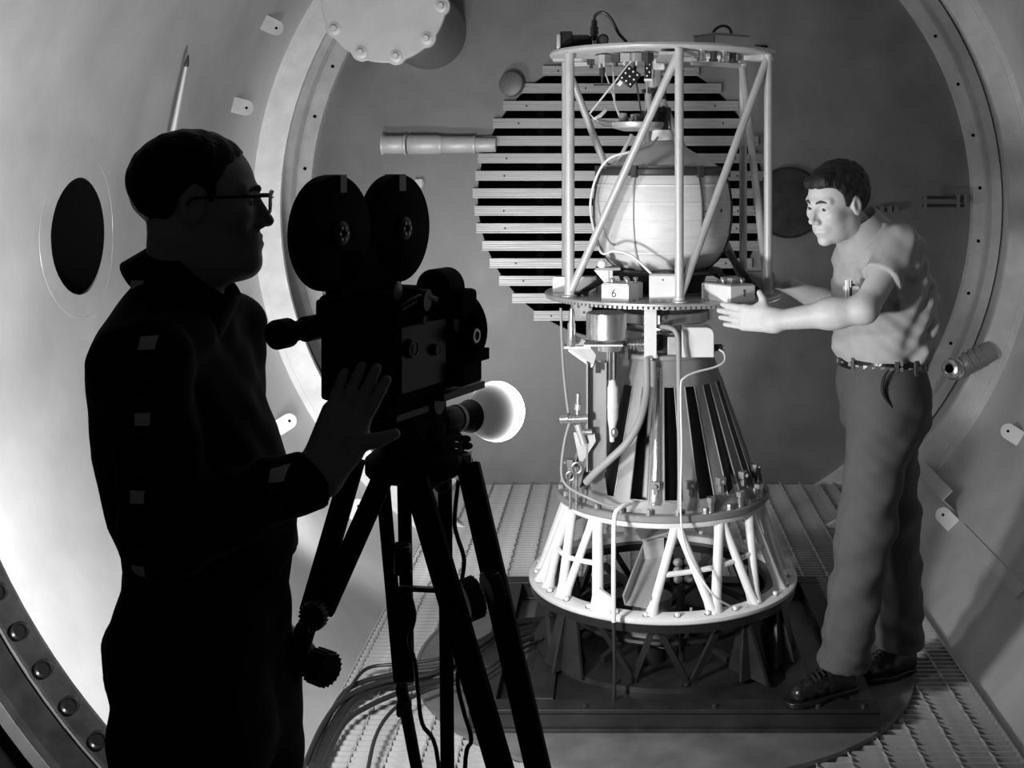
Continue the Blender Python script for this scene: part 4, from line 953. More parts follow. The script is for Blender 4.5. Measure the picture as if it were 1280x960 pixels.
b = MB(); b.beam(P(500, 735, 2.2), P(560, 738, 2.13), .012, .008); b.build('spreader', 'black', t)
b = MB(); b.beam(P(560, 740, 2.13), P(597, 745, 2.05), .012, .008); b.build('spreader', 'black', t)

# ================================================================ clamp lamp with glowing reflector bulb
LA = Vector((.43, .90, -.09)).normalized(); LCEN = P(622, 514, 2.32); LB = LCEN - LA * .115
t = thing('clamp_lamp', P(575, 572, 2.16), 'lit reflector flood bulb in a black socket clamped to the tripod', 'lamp')
def emat(name, s0, s1, z0, z1, power):
    m = bpy.data.materials.new(name); m.use_nodes = True; nt = m.node_tree; bs = nt.nodes['Principled BSDF']
    bs.inputs['Base Color'].default_value = (.7, .7, .7, 1); bs.inputs['Roughness'].default_value = .25
    bs.inputs['Emission Color'].default_value = (1, 1, 1, 1)
    tc = nt.nodes.new('ShaderNodeTexCoord'); sx = nt.nodes.new('ShaderNodeSeparateXYZ'); mr = nt.nodes.new('ShaderNodeMapRange'); pw = nt.nodes.new('ShaderNodeMath'); m2 = nt.nodes.new('ShaderNodeMapRange')
    nt.links.new(tc.outputs['Object'], sx.inputs[0]); nt.links.new(sx.outputs['Z'], mr.inputs[0])
    mr.inputs[1].default_value = z0; mr.inputs[2].default_value = z1; pw.operation = 'POWER'; pw.inputs[1].default_value = power
    nt.links.new(mr.outputs[0], pw.inputs[0]); nt.links.new(pw.outputs[0], m2.inputs[0]); m2.inputs[3].default_value = s0; m2.inputs[4].default_value = s1
    nt.links.new(m2.outputs[0], bs.inputs['Emission Strength']); return m
# silvered glass: the coating thins out towards the rim, so the bulb shines more there
bulb = MB().lathe([(.021, .0), (.023, .02), (.029, .04), (.039, .060), (.049, .080), (.0555, .096), (.058, .108), (.0575, .116)], (0, 0, 0), (0, 0, 1), 40)
bo_ = put('bulb', bulb.mesh('bulb', emat('bulb_silvered_glass', .06, 9.0, .02, .113, 7.5)), t, LB, align(LA))
fm = emat('bulb_frosted_face', 14, 14, 0, 1, 1)
face = MB().lathe([(.0575, .116), (.053, .128), (.04, .138), (.02, .143), (1e-5, .144)], (0, 0, 0), (0, 0, 1), 40)
put('bulb_face', face.mesh('bulb_face', fm), t, LB, align(LA))
b = MB(); b.lathe([(1e-5, -.09), (.012, -.09), (.021, -.085), (.024, -.07), (.024, -.04), (.021, -.038), (.021, -.028), (.024, -.02), (.029, .012), (.031, .016), (.028, .02), (.02, .02)], LB, LA, 28); b.build('socket', 'black', t)
b = MB(); b.ring(LB, .0235, .0255, -.036, -.026, 28, LA); b.build('socket_band', 'alu', t)
b = MB(); b.tube([LB - LA * .09, LB - LA * .13 + Vector((-.01, 0, -.01)), P(552, 560, 2.16)], .007, 8, 5); b.build('cord', 'cablegrey', t)
q0 = LB - LA * .031 - Vector((0, 0, .024)); q1 = P(573, 574, 2.16)
b = MB(); b.tube([q0, q0.lerp(q1, .4) + Vector((.008, 0, 0)), q1], .006, 8, 4); b.build('swivel_arm', 'brass', t)
for f, dx in ((.25, .016), (.5, .018), (.75, -.012)):
    c = q0.lerp(q1, f); b = MB(); b.ell(c + Vector((dx, -.004, 0)), (.011, .004, .007)); b.build('wing_nut', 'black', t)
    b = MB(); b.cyl(c - Vector((.012, 0, 0)), c + Vector((.012, 0, 0)), .006, n=8); b.build('swivel_joint', 'brass', t)
b = MB(); b.box(q1, (.05, .03, .022)); b.build('clamp_jaw', 'brass', t, bevel=.002)
spot('clamp_lamp_light', LB + LA * .16, LB + LA * 2, 8, .045, 165, .4)

# ================================================================ cables
def Fl(px, py, z=.014): D = (H - z) * F / (py - VY); return P(px, py, D)
cab = [((392, 958), (418, 902), (448, 866), (500, 846), (560, 838), (608, 815), (640, 792), (690, 776)),
       ((398, 958), (424, 900), (452, 870), (505, 850), (562, 843), (612, 822), (645, 797), (690, 782)),
       ((388, 956), (412, 895), (440, 858), (497, 842), (556, 834), (604, 810), (636, 786), (688, 770)),
       ((404, 956), (430, 905), (462, 882), (510, 862), (566, 846), (616, 830), (650, 803), (692, 790)),
       ((380, 958), (404, 905), (432, 872), (480, 852), (545, 840), (600, 806), (640, 780), (690, 774)),
       ((412, 894), (436, 862), (458, 836), (495, 830), (550, 823), (600, 800), (645, 776), (692, 772)),
       ((460, 962), (468, 925), (482, 898), (504, 878), (548, 858), (600, 848), (650, 812), (690, 796))]
labs = ['thick black cable leading the bundle across the left grating', 'black cable lying second in the bundle under the tripod', 'black cable on the wall side of the bundle under the tripod', 'black cable on the machine side of the bundle under the tripod',
        'black cable hugging the edge of the grating under the tripod', 'thin stray cable arching above the bundle under the tripod', 'thin stray cable curving over the grating bars between the tripod legs']
for k, (c, lab) in enumerate(zip(cab, labs)):
    b = MB(); r = .011 if k < 2 else (.0085 if k < 5 else .006)
    pts = [Fl(px, py, .017 + r + (.009 * k if 0 < i < 7 else .004 * k) + (.0 if i < 5 else .035)) for i, (px, py) in enumerate(c)]
    pts.append(Vector((pts[-1].x + .15, pts[-1].y + .05, .11))); pts.append(Vector((.05 + .02 * k, 4.5 + .02 * k, .11)))
    b.tube(pts, r, 8, 6); tag(b.build('floor_cable', 'cable'), lab, 'cable', 'cables on the left grating')
b = MB(); b.tube([P(573, 600, 2.2), P(568, 650, 2.2), P(572, 672, 2.2), P(580, 700, 2.21), P(576, 740, 2.22), P(578, 800, 2.2), P(572, 850, 2.2), P(580, 890, 2.2), P(589, 925, 2.2), P(581, 965, 2.2), P(582, 1200, 2.2)], .0042, 8, 6)
tag(b.build('lamp_cord', 'cable'), 'thin black cord dangling from the clamp lamp between the tripod legs', 'cord')
b = MB(); b.tube([P(512, 742, 2.25), P(518, 770, 2.25), P(512, 800, 2.25), P(519, 830, 2.26), P(523, 870, 2.27), P(528, 905, 2.28), P(548, 955, 2.3), P(556, 1180, 2.3)], .0042, 8, 6)
tag(b.build('motor_cord', 'cable'), 'thin black cord hanging along the slim far tripod leg', 'cord')
# ================================================================ people: smooth blended surfaces meshed with surface nets
f32 = np.float32
class Grid:
    def __init__(s, lo, hi, res):
        s.lo = np.array(lo, f32); s.res = res; n = np.ceil((np.array(hi) - np.array(lo)) / res).astype(int) + 1
        ax = [s.lo[i] + np.arange(n[i], dtype=f32) * f32(res) for i in range(3)]
        s.X, s.Y, s.Z = np.meshgrid(*ax, indexing='ij')
class Loc:                                      # grid seen in a local frame
    def __init__(s, G, c, R, k=1.0):
        c = Vector(c); x, y, z = G.X - f32(c.x), G.Y - f32(c.y), G.Z - f32(c.z); A = [[R[i][j] / k for j in range(3)] for i in range(3)]
        s.X = f32(A[0][0]) * x + f32(A[1][0]) * y + f32(A[2][0]) * z
        s.Y = f32(A[0][1]) * x + f32(A[1][1]) * y + f32(A[2][1]) * z
        s.Z = f32(A[0][2]) * x + f32(A[1][2]) * y + f32(A[2][2]) * z
class Mir:
    def __init__(s, L): s.X = L.X; s.Y = np.abs(L.Y); s.Z = L.Z
def rc(G, a, b, r0, r1=None):
    r1 = r0 if r1 is None else r1; a = Vector(a); b = Vector(b); d = b - a; dd = max(d.dot(d), 1e-12)
    x, y, z = G.X - f32(a.x), G.Y - f32(a.y), G.Z - f32(a.z)
    t = np.clip((x * f32(d.x) + y * f32(d.y) + z * f32(d.z)) / f32(dd), 0, 1)
    return np.sqrt((x - t * f32(d.x)) ** 2 + (y - t * f32(d.y)) ** 2 + (z - t * f32(d.z)) ** 2) - (f32(r0) + t * f32(r1 - r0))
def el(G, c, r):
    x, y, z = (G.X - f32(c[0])), (G.Y - f32(c[1])), (G.Z - f32(c[2]))
    k0 = np.sqrt((x / f32(r[0])) ** 2 + (y / f32(r[1])) ** 2 + (z / f32(r[2])) ** 2)
    k1 = np.sqrt((x / f32(r[0] ** 2)) ** 2 + (y / f32(r[1] ** 2)) ** 2 + (z / f32(r[2] ** 2)) ** 2) + f32(1e-6)
    return k0 * (k0 - 1) / k1
def smin(a, b, k):
    h = np.maximum(f32(k) - np.abs(a - b), 0) / f32(k); return np.minimum(a, b) - h * h * f32(k * .25)
def smax(a, b, k): return -smin(-a, -b, k)
def loft(G, zs, cx, cy, a, b, U, V):
    o = np.argsort(zs); zs = np.array(zs)[o]
    def it(v): return np.interp(G.Z.ravel(), zs, np.array(v, float)[o]).reshape(G.Z.shape).astype(f32)
    A, B, CX_, CY_ = it(a), it(b), it(cx), it(cy)
    x, y = G.X - CX_, G.Y - CY_; u = x * f32(U[0]) + y * f32(U[1]); v = x * f32(V[0]) + y * f32(V[1])
    d = ((np.abs(u) / A) ** 2.3 + (np.abs(v) / B) ** 2.3) ** f32(1 / 2.3)
    d = (d - 1) * np.minimum(A, B)
    d = np.maximum(d, f32(zs[0]) - G.Z); return np.maximum(d, G.Z - f32(zs[-1]))
def surfnet(G, V):
    S = V < 0; n = V.shape; sub = lambda A, o: A[o[0]:n[0] - 1 + o[0], o[1]:n[1] - 1 + o[1], o[2]:n[2] - 1 + o[2]]
    offs = [(i, j, k) for i in (0, 1) for j in (0, 1) for k in (0, 1)]
    cnt = sum(sub(S, o).astype(np.int8) for o in offs); act = (cnt > 0) & (cnt < 8)
    ai = np.argwhere(act); idx = np.full(act.shape, -1, np.int64); idx[act] = np.arange(len(ai))
    acc = np.zeros((len(ai), 3)); c = np.zeros(len(ai))
    for o in offs:
        for ax in range(3):
            if o[ax]: continue
            p = list(o); p[ax] = 1
            va = V[ai[:, 0] + o[0], ai[:, 1] + o[1], ai[:, 2] + o[2]]; vb = V[ai[:, 0] + p[0], ai[:, 1] + p[1], ai[:, 2] + p[2]]
            m = (va < 0) != (vb < 0); tt = va[m] / (va[m] - vb[m]); q = np.tile(np.array(o, float), (m.sum(), 1)); q[:, ax] += tt
            acc[m] += q; c[m] += 1
    verts = np.asarray(G.lo, float) + (ai + acc / c[:, None]) * G.res
    quads = []
    for ax in range(3):
        b1, b2 = (ax + 1) % 3, (ax + 2) % 3
        sl0 = [slice(None)] * 3; sl1 = [slice(None)] * 3; sl0[ax] = slice(0, n[ax] - 1); sl1[ax] = slice(1, n[ax])
        A, B = S[tuple(sl0)], S[tuple(sl1)]; e = np.argwhere(A != B); e = e[(e[:, b1] > 0) & (e[:, b2] > 0) & (e[:, b1] < n[b1] - 1) & (e[:, b2] < n[b2] - 1)]
        ins = A[e[:, 0], e[:, 1], e[:, 2]]
        def cell(d1, d2): q = e.copy(); q[:, b1] += d1; q[:, b2] += d2; return idx[q[:, 0], q[:, 1], q[:, 2]]
        q = np.stack([cell(-1, -1), cell(0, -1), cell(0, 0), cell(-1, 0)], 1); q[~ins] = q[~ins][:, ::-1]; quads.append(q)
    q = np.concatenate(quads); return verts, q[(q >= 0).all(1)]
def skin_obj(name, pieces, m, parent):
    vs_ = []; fs = []; k = 0
    for v, f in pieces: vs_.append(v); fs.append(f + k); k += len(v)
    v = np.concatenate(vs_); f = np.concatenate(fs); lo = v.min(0); hi = v.max(0); c = Vector(((lo[0] + hi[0]) / 2, (lo[1] + hi[1]) / 2, lo[2]))
    me_ = bpy.data.meshes.new(name); me_.from_pydata((v - np.array(c)).tolist(), [], f.tolist())
    me_.polygons.foreach_set('use_smooth', [True] * len(me_.polygons)); me_.materials.append(M[m] if isinstance(m, str) else m)
    return put(name, me_, parent, c)
def wav(G, k, ph=0): return np.sin(G.X * f32(k[0]) + G.Y * f32(k[1]) + G.Z * f32(k[2]) + f32(ph))
def folds(G, s=1.0):
    a = wav(G, (31 * s, 17 * s, 52 * s), .4) + .7 * wav(G, (-48 * s, 33 * s, 38 * s), 1.3); b_ = wav(G, (11, 23, -14), .9)
    return (a * (.55 + .45 * b_) + .45 * wav(G, (70 * s, -41 * s, 95 * s), 2.1) * wav(G, (19, -9, 22), .2))

def head_field(G, c, R, k, neck, nr=(.056, .062)):
    L = Loc(G, c, R, k); Q = Mir(L)
    d = smin(el(L, (-.012, 0, .032), (.100, .077, .086)), el(L, (.030, 0, -.030), (.064, .058, .088)), .03)
    d = smin(d, el(L, (.022, 0, -.078), (.058, .048, .036)), .025)
    d = smin(d, el(Q, (-.004, .046, -.062), (.022, .014, .028)), .02)
    d = smin(d, el(L, (.074, 0, -.104), (.017, .020, .014)), .018)
    d = smin(d, el(Q, (.058, .042, -.020), (.026, .019, .020)), .02)
    d = smin(d, rc(Q, (.088, .006, .022), (.072, .044, .024), .0085), .012)
    d = smax(d, -el(Q, (.100, .030, .003), (.020, .018, .012)), .010)
    d = smin(d, rc(L, (.088, 0, .014), (.112, 0, -.028), .0068, .0088), .008)
    d = smin(d, rc(L, (.080, 0, .012), (.096, 0, -.030), .0075, .0125), .006)
    d = smin(d, el(L, (.111, 0, -.032), (.0105, .0105, .0085)), .006)
    d = smin(d, el(Q, (.099, .012, -.036), (.011, .0075, .0078)), .005)
    d = smin(d, el(L, (.078, 0, -.062), (.022, .030, .024)), .014)
    d = smin(d, rc(Q, (.0995, 0, -.0575), (.089, .021, -.061), .0052, .003), .004)
    d = smin(d, rc(Q, (.0985, 0, -.0690), (.089, .018, -.066), .0062, .004), .004)
    d = smax(d, -rc(Q, (.1065, 0, -.0630), (.093, .024, -.0640), .0032, .0022), .002)
    d = smin(d, el(Q, (.0745, .030, .002), (.0142, .0142, .0142)), .004)
    d = smax(d, -el(Q, (.090, .030, .0005), (.012, .0120, .0031)), .0015)
    ear = el(Q, (-.006, .077, -.006), (.019, .0095, .031)); ear = smax(ear, -el(Q, (-.002, .087, -.002), (.011, .0065, .019)), .004)
    d = smin(d, ear, .006) * f32(k)
    nb = Vector(c) + Matrix(R) @ Vector((-.022, 0, -.055)) * k
    return smin(d, rc(G, nb, neck, nr[0], nr[1]), .022)
def hair_field(G, c, R, k, hx, hz, thick=.009, amp=.0022):
    L = Loc(G, c, R, k)
    d = el(L, (-.015, 0, .034), (.100 + thick, .076 + thick, .087 + thick)) + f32(amp) * (wav(L, (130, 60, 40)) * wav(L, (40, -150, 90), 1) + wav(L, (200, 120, -60), .7) * f32(.6))
    h = np.interp(L.X.ravel(), hx, hz).reshape(L.X.shape).astype(f32)
    wv = f32(.003) * wav(L, (160, 220, 0))
    return smax(d, h + wv - L.Z, .006) * f32(k), L
def hand_field(G, W, d, u, palm, curl, k=1.0, thumb=(.62, .78, .1), spread=.0, tl=1.0, tb=.028):
    W = Vector(W); d = Vector(d).normalized(); u = (Vector(u) - d * Vector(u).dot(d)).normalized(); p = d.cross(u) * palm
    f = None
    for o, e in ((.024, .026), (.008, .009), (-.008, -.009), (-.020, -.026)):
        q = rc(G, W + u * o * .8 * k - d * .01, W + d * .088 * k + u * e * k, .0165 * k, .0125 * k); f = q if f is None else smin(f, q, .014)
    f = smin(f, rc(G, W + u * .016 * k + p * .006, W + d * .045 * k + u * .034 * k + p * .008 * k, .017 * k, .015 * k), .014)
    fr = []
    for i, (e, L, r) in enumerate(((.0265, .076, .0096), (.009, .085, .0098), (-.009, .079, .0094), (-.026, .062, .0083))):
        b0 = W + d * .086 * k + u * e * k; dr = (d + u * spread * e / .03).normalized(); a = 0
        for j, (fr_, cu) in enumerate(((.46, .45), (.30, .8), (.24, .6))):
            a += curl[i] * cu; dd = dr * math.cos(a) + p * math.sin(a); b1 = b0 + dd * L * fr_ * k
            q = rc(G, b0, b1, r * k * (1 - .07 * j), r * k * (1 - .07 * (j + 1))); f = smin(f, q, .005 if j == 0 else .003); b0 = b1
    T = [W + d * tb * k + u * .030 * k + p * .008 * k]; td = (d * thumb[0] + u * thumb[1] + p * thumb[2]).normalized(); T.append(T[0] + td * .042 * k * tl)
    td2 = (td + d * .35).normalized(); T.append(T[1] + td2 * .028 * k * tl)
    f = smin(f, rc(G, T[0], T[1], .0145 * k, .0108 * k), .010); return smin(f, rc(G, T[1], T[2], .0108 * k, .0085 * k), .004)
def shoe_field(G, heel, toe, z0, part):
    heel = Vector((heel[0], heel[1], 0)); toe = Vector((toe[0], toe[1], 0)); d = (toe - heel).normalized(); L = (toe - heel).length
    Fg = type('o', (), {})(); Fg.X, Fg.Y, Fg.Z = G.X, G.Y, np.zeros_like(G.Z)
    plan = smin(rc(Fg, heel + d * .035, heel + d * .10, .034, .034), rc(Fg, heel + d * (L - .10), heel + d * (L - .045), .047, .040), .06)
    if part == 'sole': return np.maximum(np.maximum(plan - f32(.001), f32(z0) - G.Z), G.Z - f32(z0 + .016))
    z = Vector((0, 0, z0))
    up = smin(rc(G, heel + d * .045 + z + Vector((0, 0, .05)), heel + d * (L - .055) + z + Vector((0, 0, .028)), .043, .030), rc(G, heel + d * .04 + z + Vector((0, 0, .03)), heel + d * .055 + z + Vector((0, 0, .105)), .036, .040), .03)
    up = smin(up, rc(G, heel + d * .11 + z + Vector((0, 0, .05)), heel + d * .07 + z + Vector((0, 0, .10)), .035, .030), .03)
    return smax(smax(up, plan, .012), f32(z0 + .016) - G.Z, .003)
def basis(f, roll=0):
    f = Vector(f).normalized(); z = Vector((0, 0, 1)); z = (z - f * f.dot(z)).normalized(); z = Matrix.Rotation(roll, 3, f) @ z; y = z.cross(f)
    return Matrix((f, y, z)).transposed()
def box_lo(*ps, pad=.1):
    return [min(p[i] for p in ps) - pad for i in range(3)], [max(p[i] for p in ps) + pad for i in range(3)]
def eyes(c, R, k, parent):
    for s in (1, -1):
        e = Vector(c) + R @ Vector((.0745, .030 * s, .002)) * k
        b = MB(); b.ell(e, (.0128 * k,) * 3, n=20, m=14); eo = b.build('eye', 'eyew', parent)
        gz = (R @ Vector((1, -.12, -.05))).normalized(); b = MB(); b.lathe([(1e-5, .0134 * k), (.0050 * k, .0127 * k), (.0084 * k, .0107 * k)], e, gz, 16); b.build('iris', 'iris', eo)
def brows(c, R, k, parent):
    for s in (1, -1):
        b = MB(); pts = [Vector(c) + R @ Vector(q) * k for q in ((.0965, .012 * s, .0215), (.0935, .026 * s, .0265), (.083, .044 * s, .0225))]
        b.tube(pts, [.0028, .0050, .0018], 6, 4); b.build('eyebrow', 'brow', parent)

# ---------------------------------------------------------------- the technician beside the machine
T = thing('person', (.83, 3.95, .072), 'person in pale short sleeved shirt and grey trousers leaning over the turntable', 'person')
hc = Vector((.705, 3.86, 1.640)); HR = basis((-.80, -.54, -.24), math.radians(-3)); hk = 1.05; nk = Vector((.835, 3.95, 1.49))
S1, E1, W1 = Vector((.90, 3.80, 1.505)), Vector((.752, 3.665, 1.318)), Vector((.486, 3.762, 1.270))
S2, E2, W2 = Vector((.84, 4.12, 1.49)), Vector((.80, 4.31, 1.235)), Vector((.63, 4.44, 1.318))
hd1 = Vector((-.185, .108, .012))
G = Grid(*box_lo(hc, pad=.15), .0028); G = Grid(*box_lo(hc, nk, pad=.14), .003)
pc = [surfnet(G, head_field(G, hc, HR, hk, nk))]
def arm(G, S, E, W, r=(.050, .040, .045, .029)):
    f = smin(rc(G, S, E, r[0], r[1]), rc(G, E, E.lerp(W, .35), r[1], r[2]), .03); return smin(f, rc(G, E.lerp(W, .3), W, r[2], r[3]), .03)
G = Grid(*box_lo(S1, E1, W1, W1 + hd1, pad=.06), .0036)
f = arm(G, S1, E1, W1); f = smin(f, hand_field(G, W1, hd1, (.1, .0, 1), 1, (.12, .10, .12, .10), 1.12, (.35, .9, .1), .03, .72), .02); pc.append(surfnet(G, f))
hd2 = Vector((-.85, .25, .14))
G = Grid(*box_lo(S2, E2, W2, W2 + hd2 * .19, pad=.06), .005)
f = arm(G, S2, E2, W2); f = smin(f, hand_field(G, W2, hd2, (0, -.9, .5), -1, (.3, .3, .3, .3), 1.0), .02); pc.append(surfnet(G, f))
VF = Vector((-.94, -.34)); UF = Vector((.34, -.94))
tz = [1.06, 1.10, 1.15, 1.19, 1.25, 1.32, 1.38, 1.44, 1.485, 1.525, 1.56]
tcx = [.870, .868, .870, .874, .880, .876, .870, .860, .852, .846, .842]
tb = [.118, .118, .142, .152, .154, .148, .140, .126, .108, .080, .045]
ta = [.158, .158, .172, .180, .188, .194, .196, .192, .170, .120, .070]
tcy = [3.95] * 11
G = Grid((.62, 3.68, .95), (1.12, 4.24, 1.6), .008)
pc.append(surfnet(G, loft(G, tz, tcx, tcy, [q - .012 for q in ta], [q - .012 for q in tb], UF, VF)))
body = skin_obj('body', pc, 'skin', T)
eyes(hc, HR, hk, T); brows(hc, HR, hk, T)
G = Grid(*box_lo(hc, pad=.15), .0034)
hf, L = hair_field(G, hc, HR, hk, [-.12, -.07, -.045, -.026, -.005, .014, .018, .030, .036, .05, .07, .085, .12], [-.068, -.062, -.04, .012, .030, .026, -.004, -.004, .036, .056, .070, .068, .066])
hf = smin(hf, rc(G, hc + HR @ Vector((.074, -.035, .078)) * hk, hc + HR @ Vector((.066, .03, .090)) * hk, .012, .016), .03)
skin_obj('hair', [surfnet(G, hf)], 'hair', T)
# shirt
G = Grid((.60, 3.58, 1.07), (1.14, 4.30, 1.62), .0052)
fs_ = loft(G, tz, tcx, tcy, ta, tb, UF, VF)
fs_ = np.maximum(fs_, f32(1.115) - G.Z)
SE1 = S1.lerp(E1, .52); SE2 = S2.lerp(E2, .52)
sh = smin(fs_, rc(G, Vector((.87, 3.90, 1.50)), S1, .055, .052), .07); sh = smin(sh, rc(G, Vector((.85, 4.0, 1.49)), S2, .06, .062), .05)
d1 = (E1 - S1).normalized(); d2 = (E2 - S2).normalized()
sl1 = rc(G, S1, E1, .056, .068); cutp = (G.X - f32(SE1.x)) * f32(d1.x) + (G.Y - f32(SE1.y)) * f32(d1.y) + (G.Z - f32(SE1.z)) * f32(d1.z)
inner1 = rc(G, S1, E1, .056, .058); sl1 = smax(sl1, cutp, .004)
sl2 = rc(G, S2, E2, .066, .066); cutp2 = (G.X - f32(SE2.x)) * f32(d2.x) + (G.Y - f32(SE2.y)) * f32(d2.y) + (G.Z - f32(SE2.z)) * f32(d2.z); sl2 = smax(sl2, cutp2, .004)
sh = smin(sh, sl1, .045); sh = smin(sh, sl2, .03)
blouse = np.exp(-((G.Z - f32(1.17)) / f32(.06)) ** 2)
sh = sh + f32(.0050) * folds(G) * np.clip((f32(1.50) - G.Z) * 14, f32(.35), 1) - f32(.004) * blouse * wav(G, (60, 50, 15)) - f32(.006) * np.exp(-((G.X - f32(.98)) / f32(.07)) ** 2) * wav(G, (85, 30, -50), .5)
shirt = skin_obj('shirt', [surfnet(G, sh)], 'shirt', T)
ax = Vector((-.50, -.16, .85)).normalized()
b = MB(); c_ = Vector((.800, 3.925, 1.540)); b.lathe([(.083, -.012), (.078, .02), (.074, .046), (.079, .050), (.088, .018), (.104, -.030), (.112, -.048), (.100, -.04)], c_, ax, 36); b.build('collar', 'shirt', shirt, ang=80)
# pocket with pens
o = P(1064, 372, 3.745)
b = MB(); b.box(o, (.055, .006, .075), Matrix.Rotation(math.radians(-32), 3, 'Z')); b.build('pocket', 'shirt', shirt, bevel=.002)
for k, (px, py, m_) in enumerate(((1058, 350, 'tape'), (1061, 348, 'wire'), (1064, 351, 'ink'))):
    q = P(px, py, 3.742); b = MB(); b.cyl(q, q - Vector((0, -.003, .075)), .0042, n=8); pn = b.build('pen', m_, T)
    b = MB(); b.box(q + Vector((.004, -.006, -.012)), (.012 if k == 2 else .004, .003, .006 if k == 2 else .03)); b.build('pen_clip', m_, pn)
# trousers
HN, KN, AN = Vector((.862, 3.87, 1.02)), Vector((.785, 3.80, .60)), Vector((.712, 3.80, .165))
HF_, KF, AF = Vector((.895, 4.03, 1.02)), Vector((.93, 4.07, .58)), Vector((.968, 4.125, .13))
G = Grid((.56, 3.64, .06), (1.12, 4.26, 1.17), .0062)
tr_ = loft(G, [.74, .82, .90, .98, 1.04, 1.09, 1.135], [.87, .872, .88, .878, .872, .868, .868], [3.95] * 7, [.05, .11, .155, .170, .170, .164, .160], [.04, .08, .118, .138, .136, .126, .122], UF, VF)
tr_ = smin(tr_, rc(G, HN, KN, .108, .088), .06); tr_ = smin(tr_, rc(G, KN, AN, .088, .078), .03)
fl2 = smin(rc(G, HF_, KF, .110, .090), rc(G, KF, AF, .090, .085), .03)
tr_ = smin(tr_, fl2, .03)
tr_ = tr_ + (f32(.0040) * wav(G, (34, 20, -46), .6) * wav(G, (9, 14, 11), .2) + f32(.0036) * folds(G, .8)) * np.clip((f32(1.08) - G.Z) * 6, 0, 1) - f32(.005) * wav(G, (40, 0, 70), .3) * np.exp(-((G.Z - f32(.22)) / f32(.10)) ** 2)
tr_ = tr_ - f32(.010) * np.exp(-((G.Y - f32(3.755)) / f32(.012)) ** 2) * np.clip(f32(1.0) - G.Z, 0, 1) * np.exp(-np.maximum(G.X - f32(.74), 0) / f32(.02))
tr_ = np.maximum(tr_, np.minimum(f32(.185) - G.Z - (G.X - f32(.62)) * f32(.16), np.where(G.Y > 3.97, f32(-1), f32(1))))
tr_ = np.maximum(tr_, f32(.105) - G.Z)
trou = skin_obj('trousers', [surfnet(G, tr_)], 'trouser', T)
pts = [P(1111, 462, 3.755), P(1104, 475, 3.752), P(1104, 492, 3.75), P(1116, 510, 3.755)]
b = MB(); b.tube(pts, [.002, .006, .006, .002], 8, 5); b.build('pocket_opening', 'ink', trou)
# belt
def ellring(z0, z1, off, n=60):
    b = MB(); vs_ = []
    for z in (z0, z1):
        for o2 in (off, off - .006):
            for i in range(n):
                q = 2 * PI * i / n; cu, su = math.cos(q), math.sin(q); e = 2 / 2.3
                u = math.copysign(abs(cu) ** e, cu) * (.160 + o2); v = math.copysign(abs(su) ** e, su) * (.122 + o2)
                vs_.append((.868 + UF.x * u + VF.x * v, 3.95 + UF.y * u + VF.y * v, z))
    f = []
    for i in range(n):
        j = (i + 1) % n; f += [(i, j, 2 * n + j, 2 * n + i), (n + j, n + i, 3 * n + i, 3 * n + j), (2 * n + i, 2 * n + j, 3 * n + j, 3 * n + i), (j, i, n + i, n + j)]
    b.add(vs_, f); return b, vs_
b, vv_ = ellring(1.098, 1.132, .010); bl = b.build('belt', 'leather', T)
for i in range(0, 60, 2):
    v0 = Vector(vv_[i]); nrm = Vector((v0.x - .868, v0.y - 3.95, 0)).normalized()
    if nrm.y > .3: continue
    b = MB(); b.box(v0 + Vector((0, 0, .017)) + nrm * .0015, (.013, .004, .012 if i % 4 else .006), Rz(math.atan2(nrm.x, -nrm.y))); b.build('belt_weave', 'conem', bl)
for px in (1066, 1118, 1145):
    i = min(range(60), key=lambda q: abs((Vector(vv_[q]).x / Vector(vv_[q]).y * F + VX) - px) + (0 if Vector(vv_[q]).y < 3.95 else 999))
    v0 = Vector(vv_[i]); nrm = Vector((v0.x - .868, v0.y - 3.95, 0)).normalized(); b = MB(); b.box(v0 + Vector((0, 0, .017)) + nrm * .003, (.012, .007, .048), Rz(math.atan2(nrm.x, -nrm.y))); b.build('belt_loop', 'trouser', bl)
# shoes
def shoe(heel, toe, z0, parent):
    G = Grid((min(heel[0], toe[0]) - .07, min(heel[1], toe[1]) - .07, z0 - .01), (max(heel[0], toe[0]) + .07, max(heel[1], toe[1]) + .07, z0 + .17), .0036)
    up = shoe_field(G, heel, toe, z0, 'upper'); d = Vector((toe[0] - heel[0], toe[1] - heel[1], 0)).normalized()
    t_ = (G.X - f32(heel[0])) * f32(d.x) + (G.Y - f32(heel[1])) * f32(d.y)
    up = up + f32(.0016) * np.sin(t_ * f32(150)) * np.clip((t_ - f32(.1)) * 30, 0, 1)
    so = skin_obj('shoe', [surfnet(G, up)], 'leather', parent)
    skin_obj('sole', [surfnet(G, shoe_field(G, heel, toe, z0, 'sole'))], 'leather', so)
    sd = Vector((-d.y, d.x, 0)); h_ = Vector((heel[0], heel[1], z0)); L = (Vector(toe) - Vector(heel)).length
    for k in range(5):
        c = h_ + d * (.115 + .016 * k) + Vector((0, 0, .098 - .0065 * k)); b = MB(); b.tube([c - sd * .024 - Vector((0, 0, .008)), c + Vector((0, 0, .004)), c + sd * .024 - Vector((0, 0, .008))], .0035, 6, 3); b.build('lace', 'leather', so)
    return so
shoe((.765, 3.845), (.515, 3.705), .0855, T)
shoe((1.03, 4.15), (.80, 4.045), .0175, T)

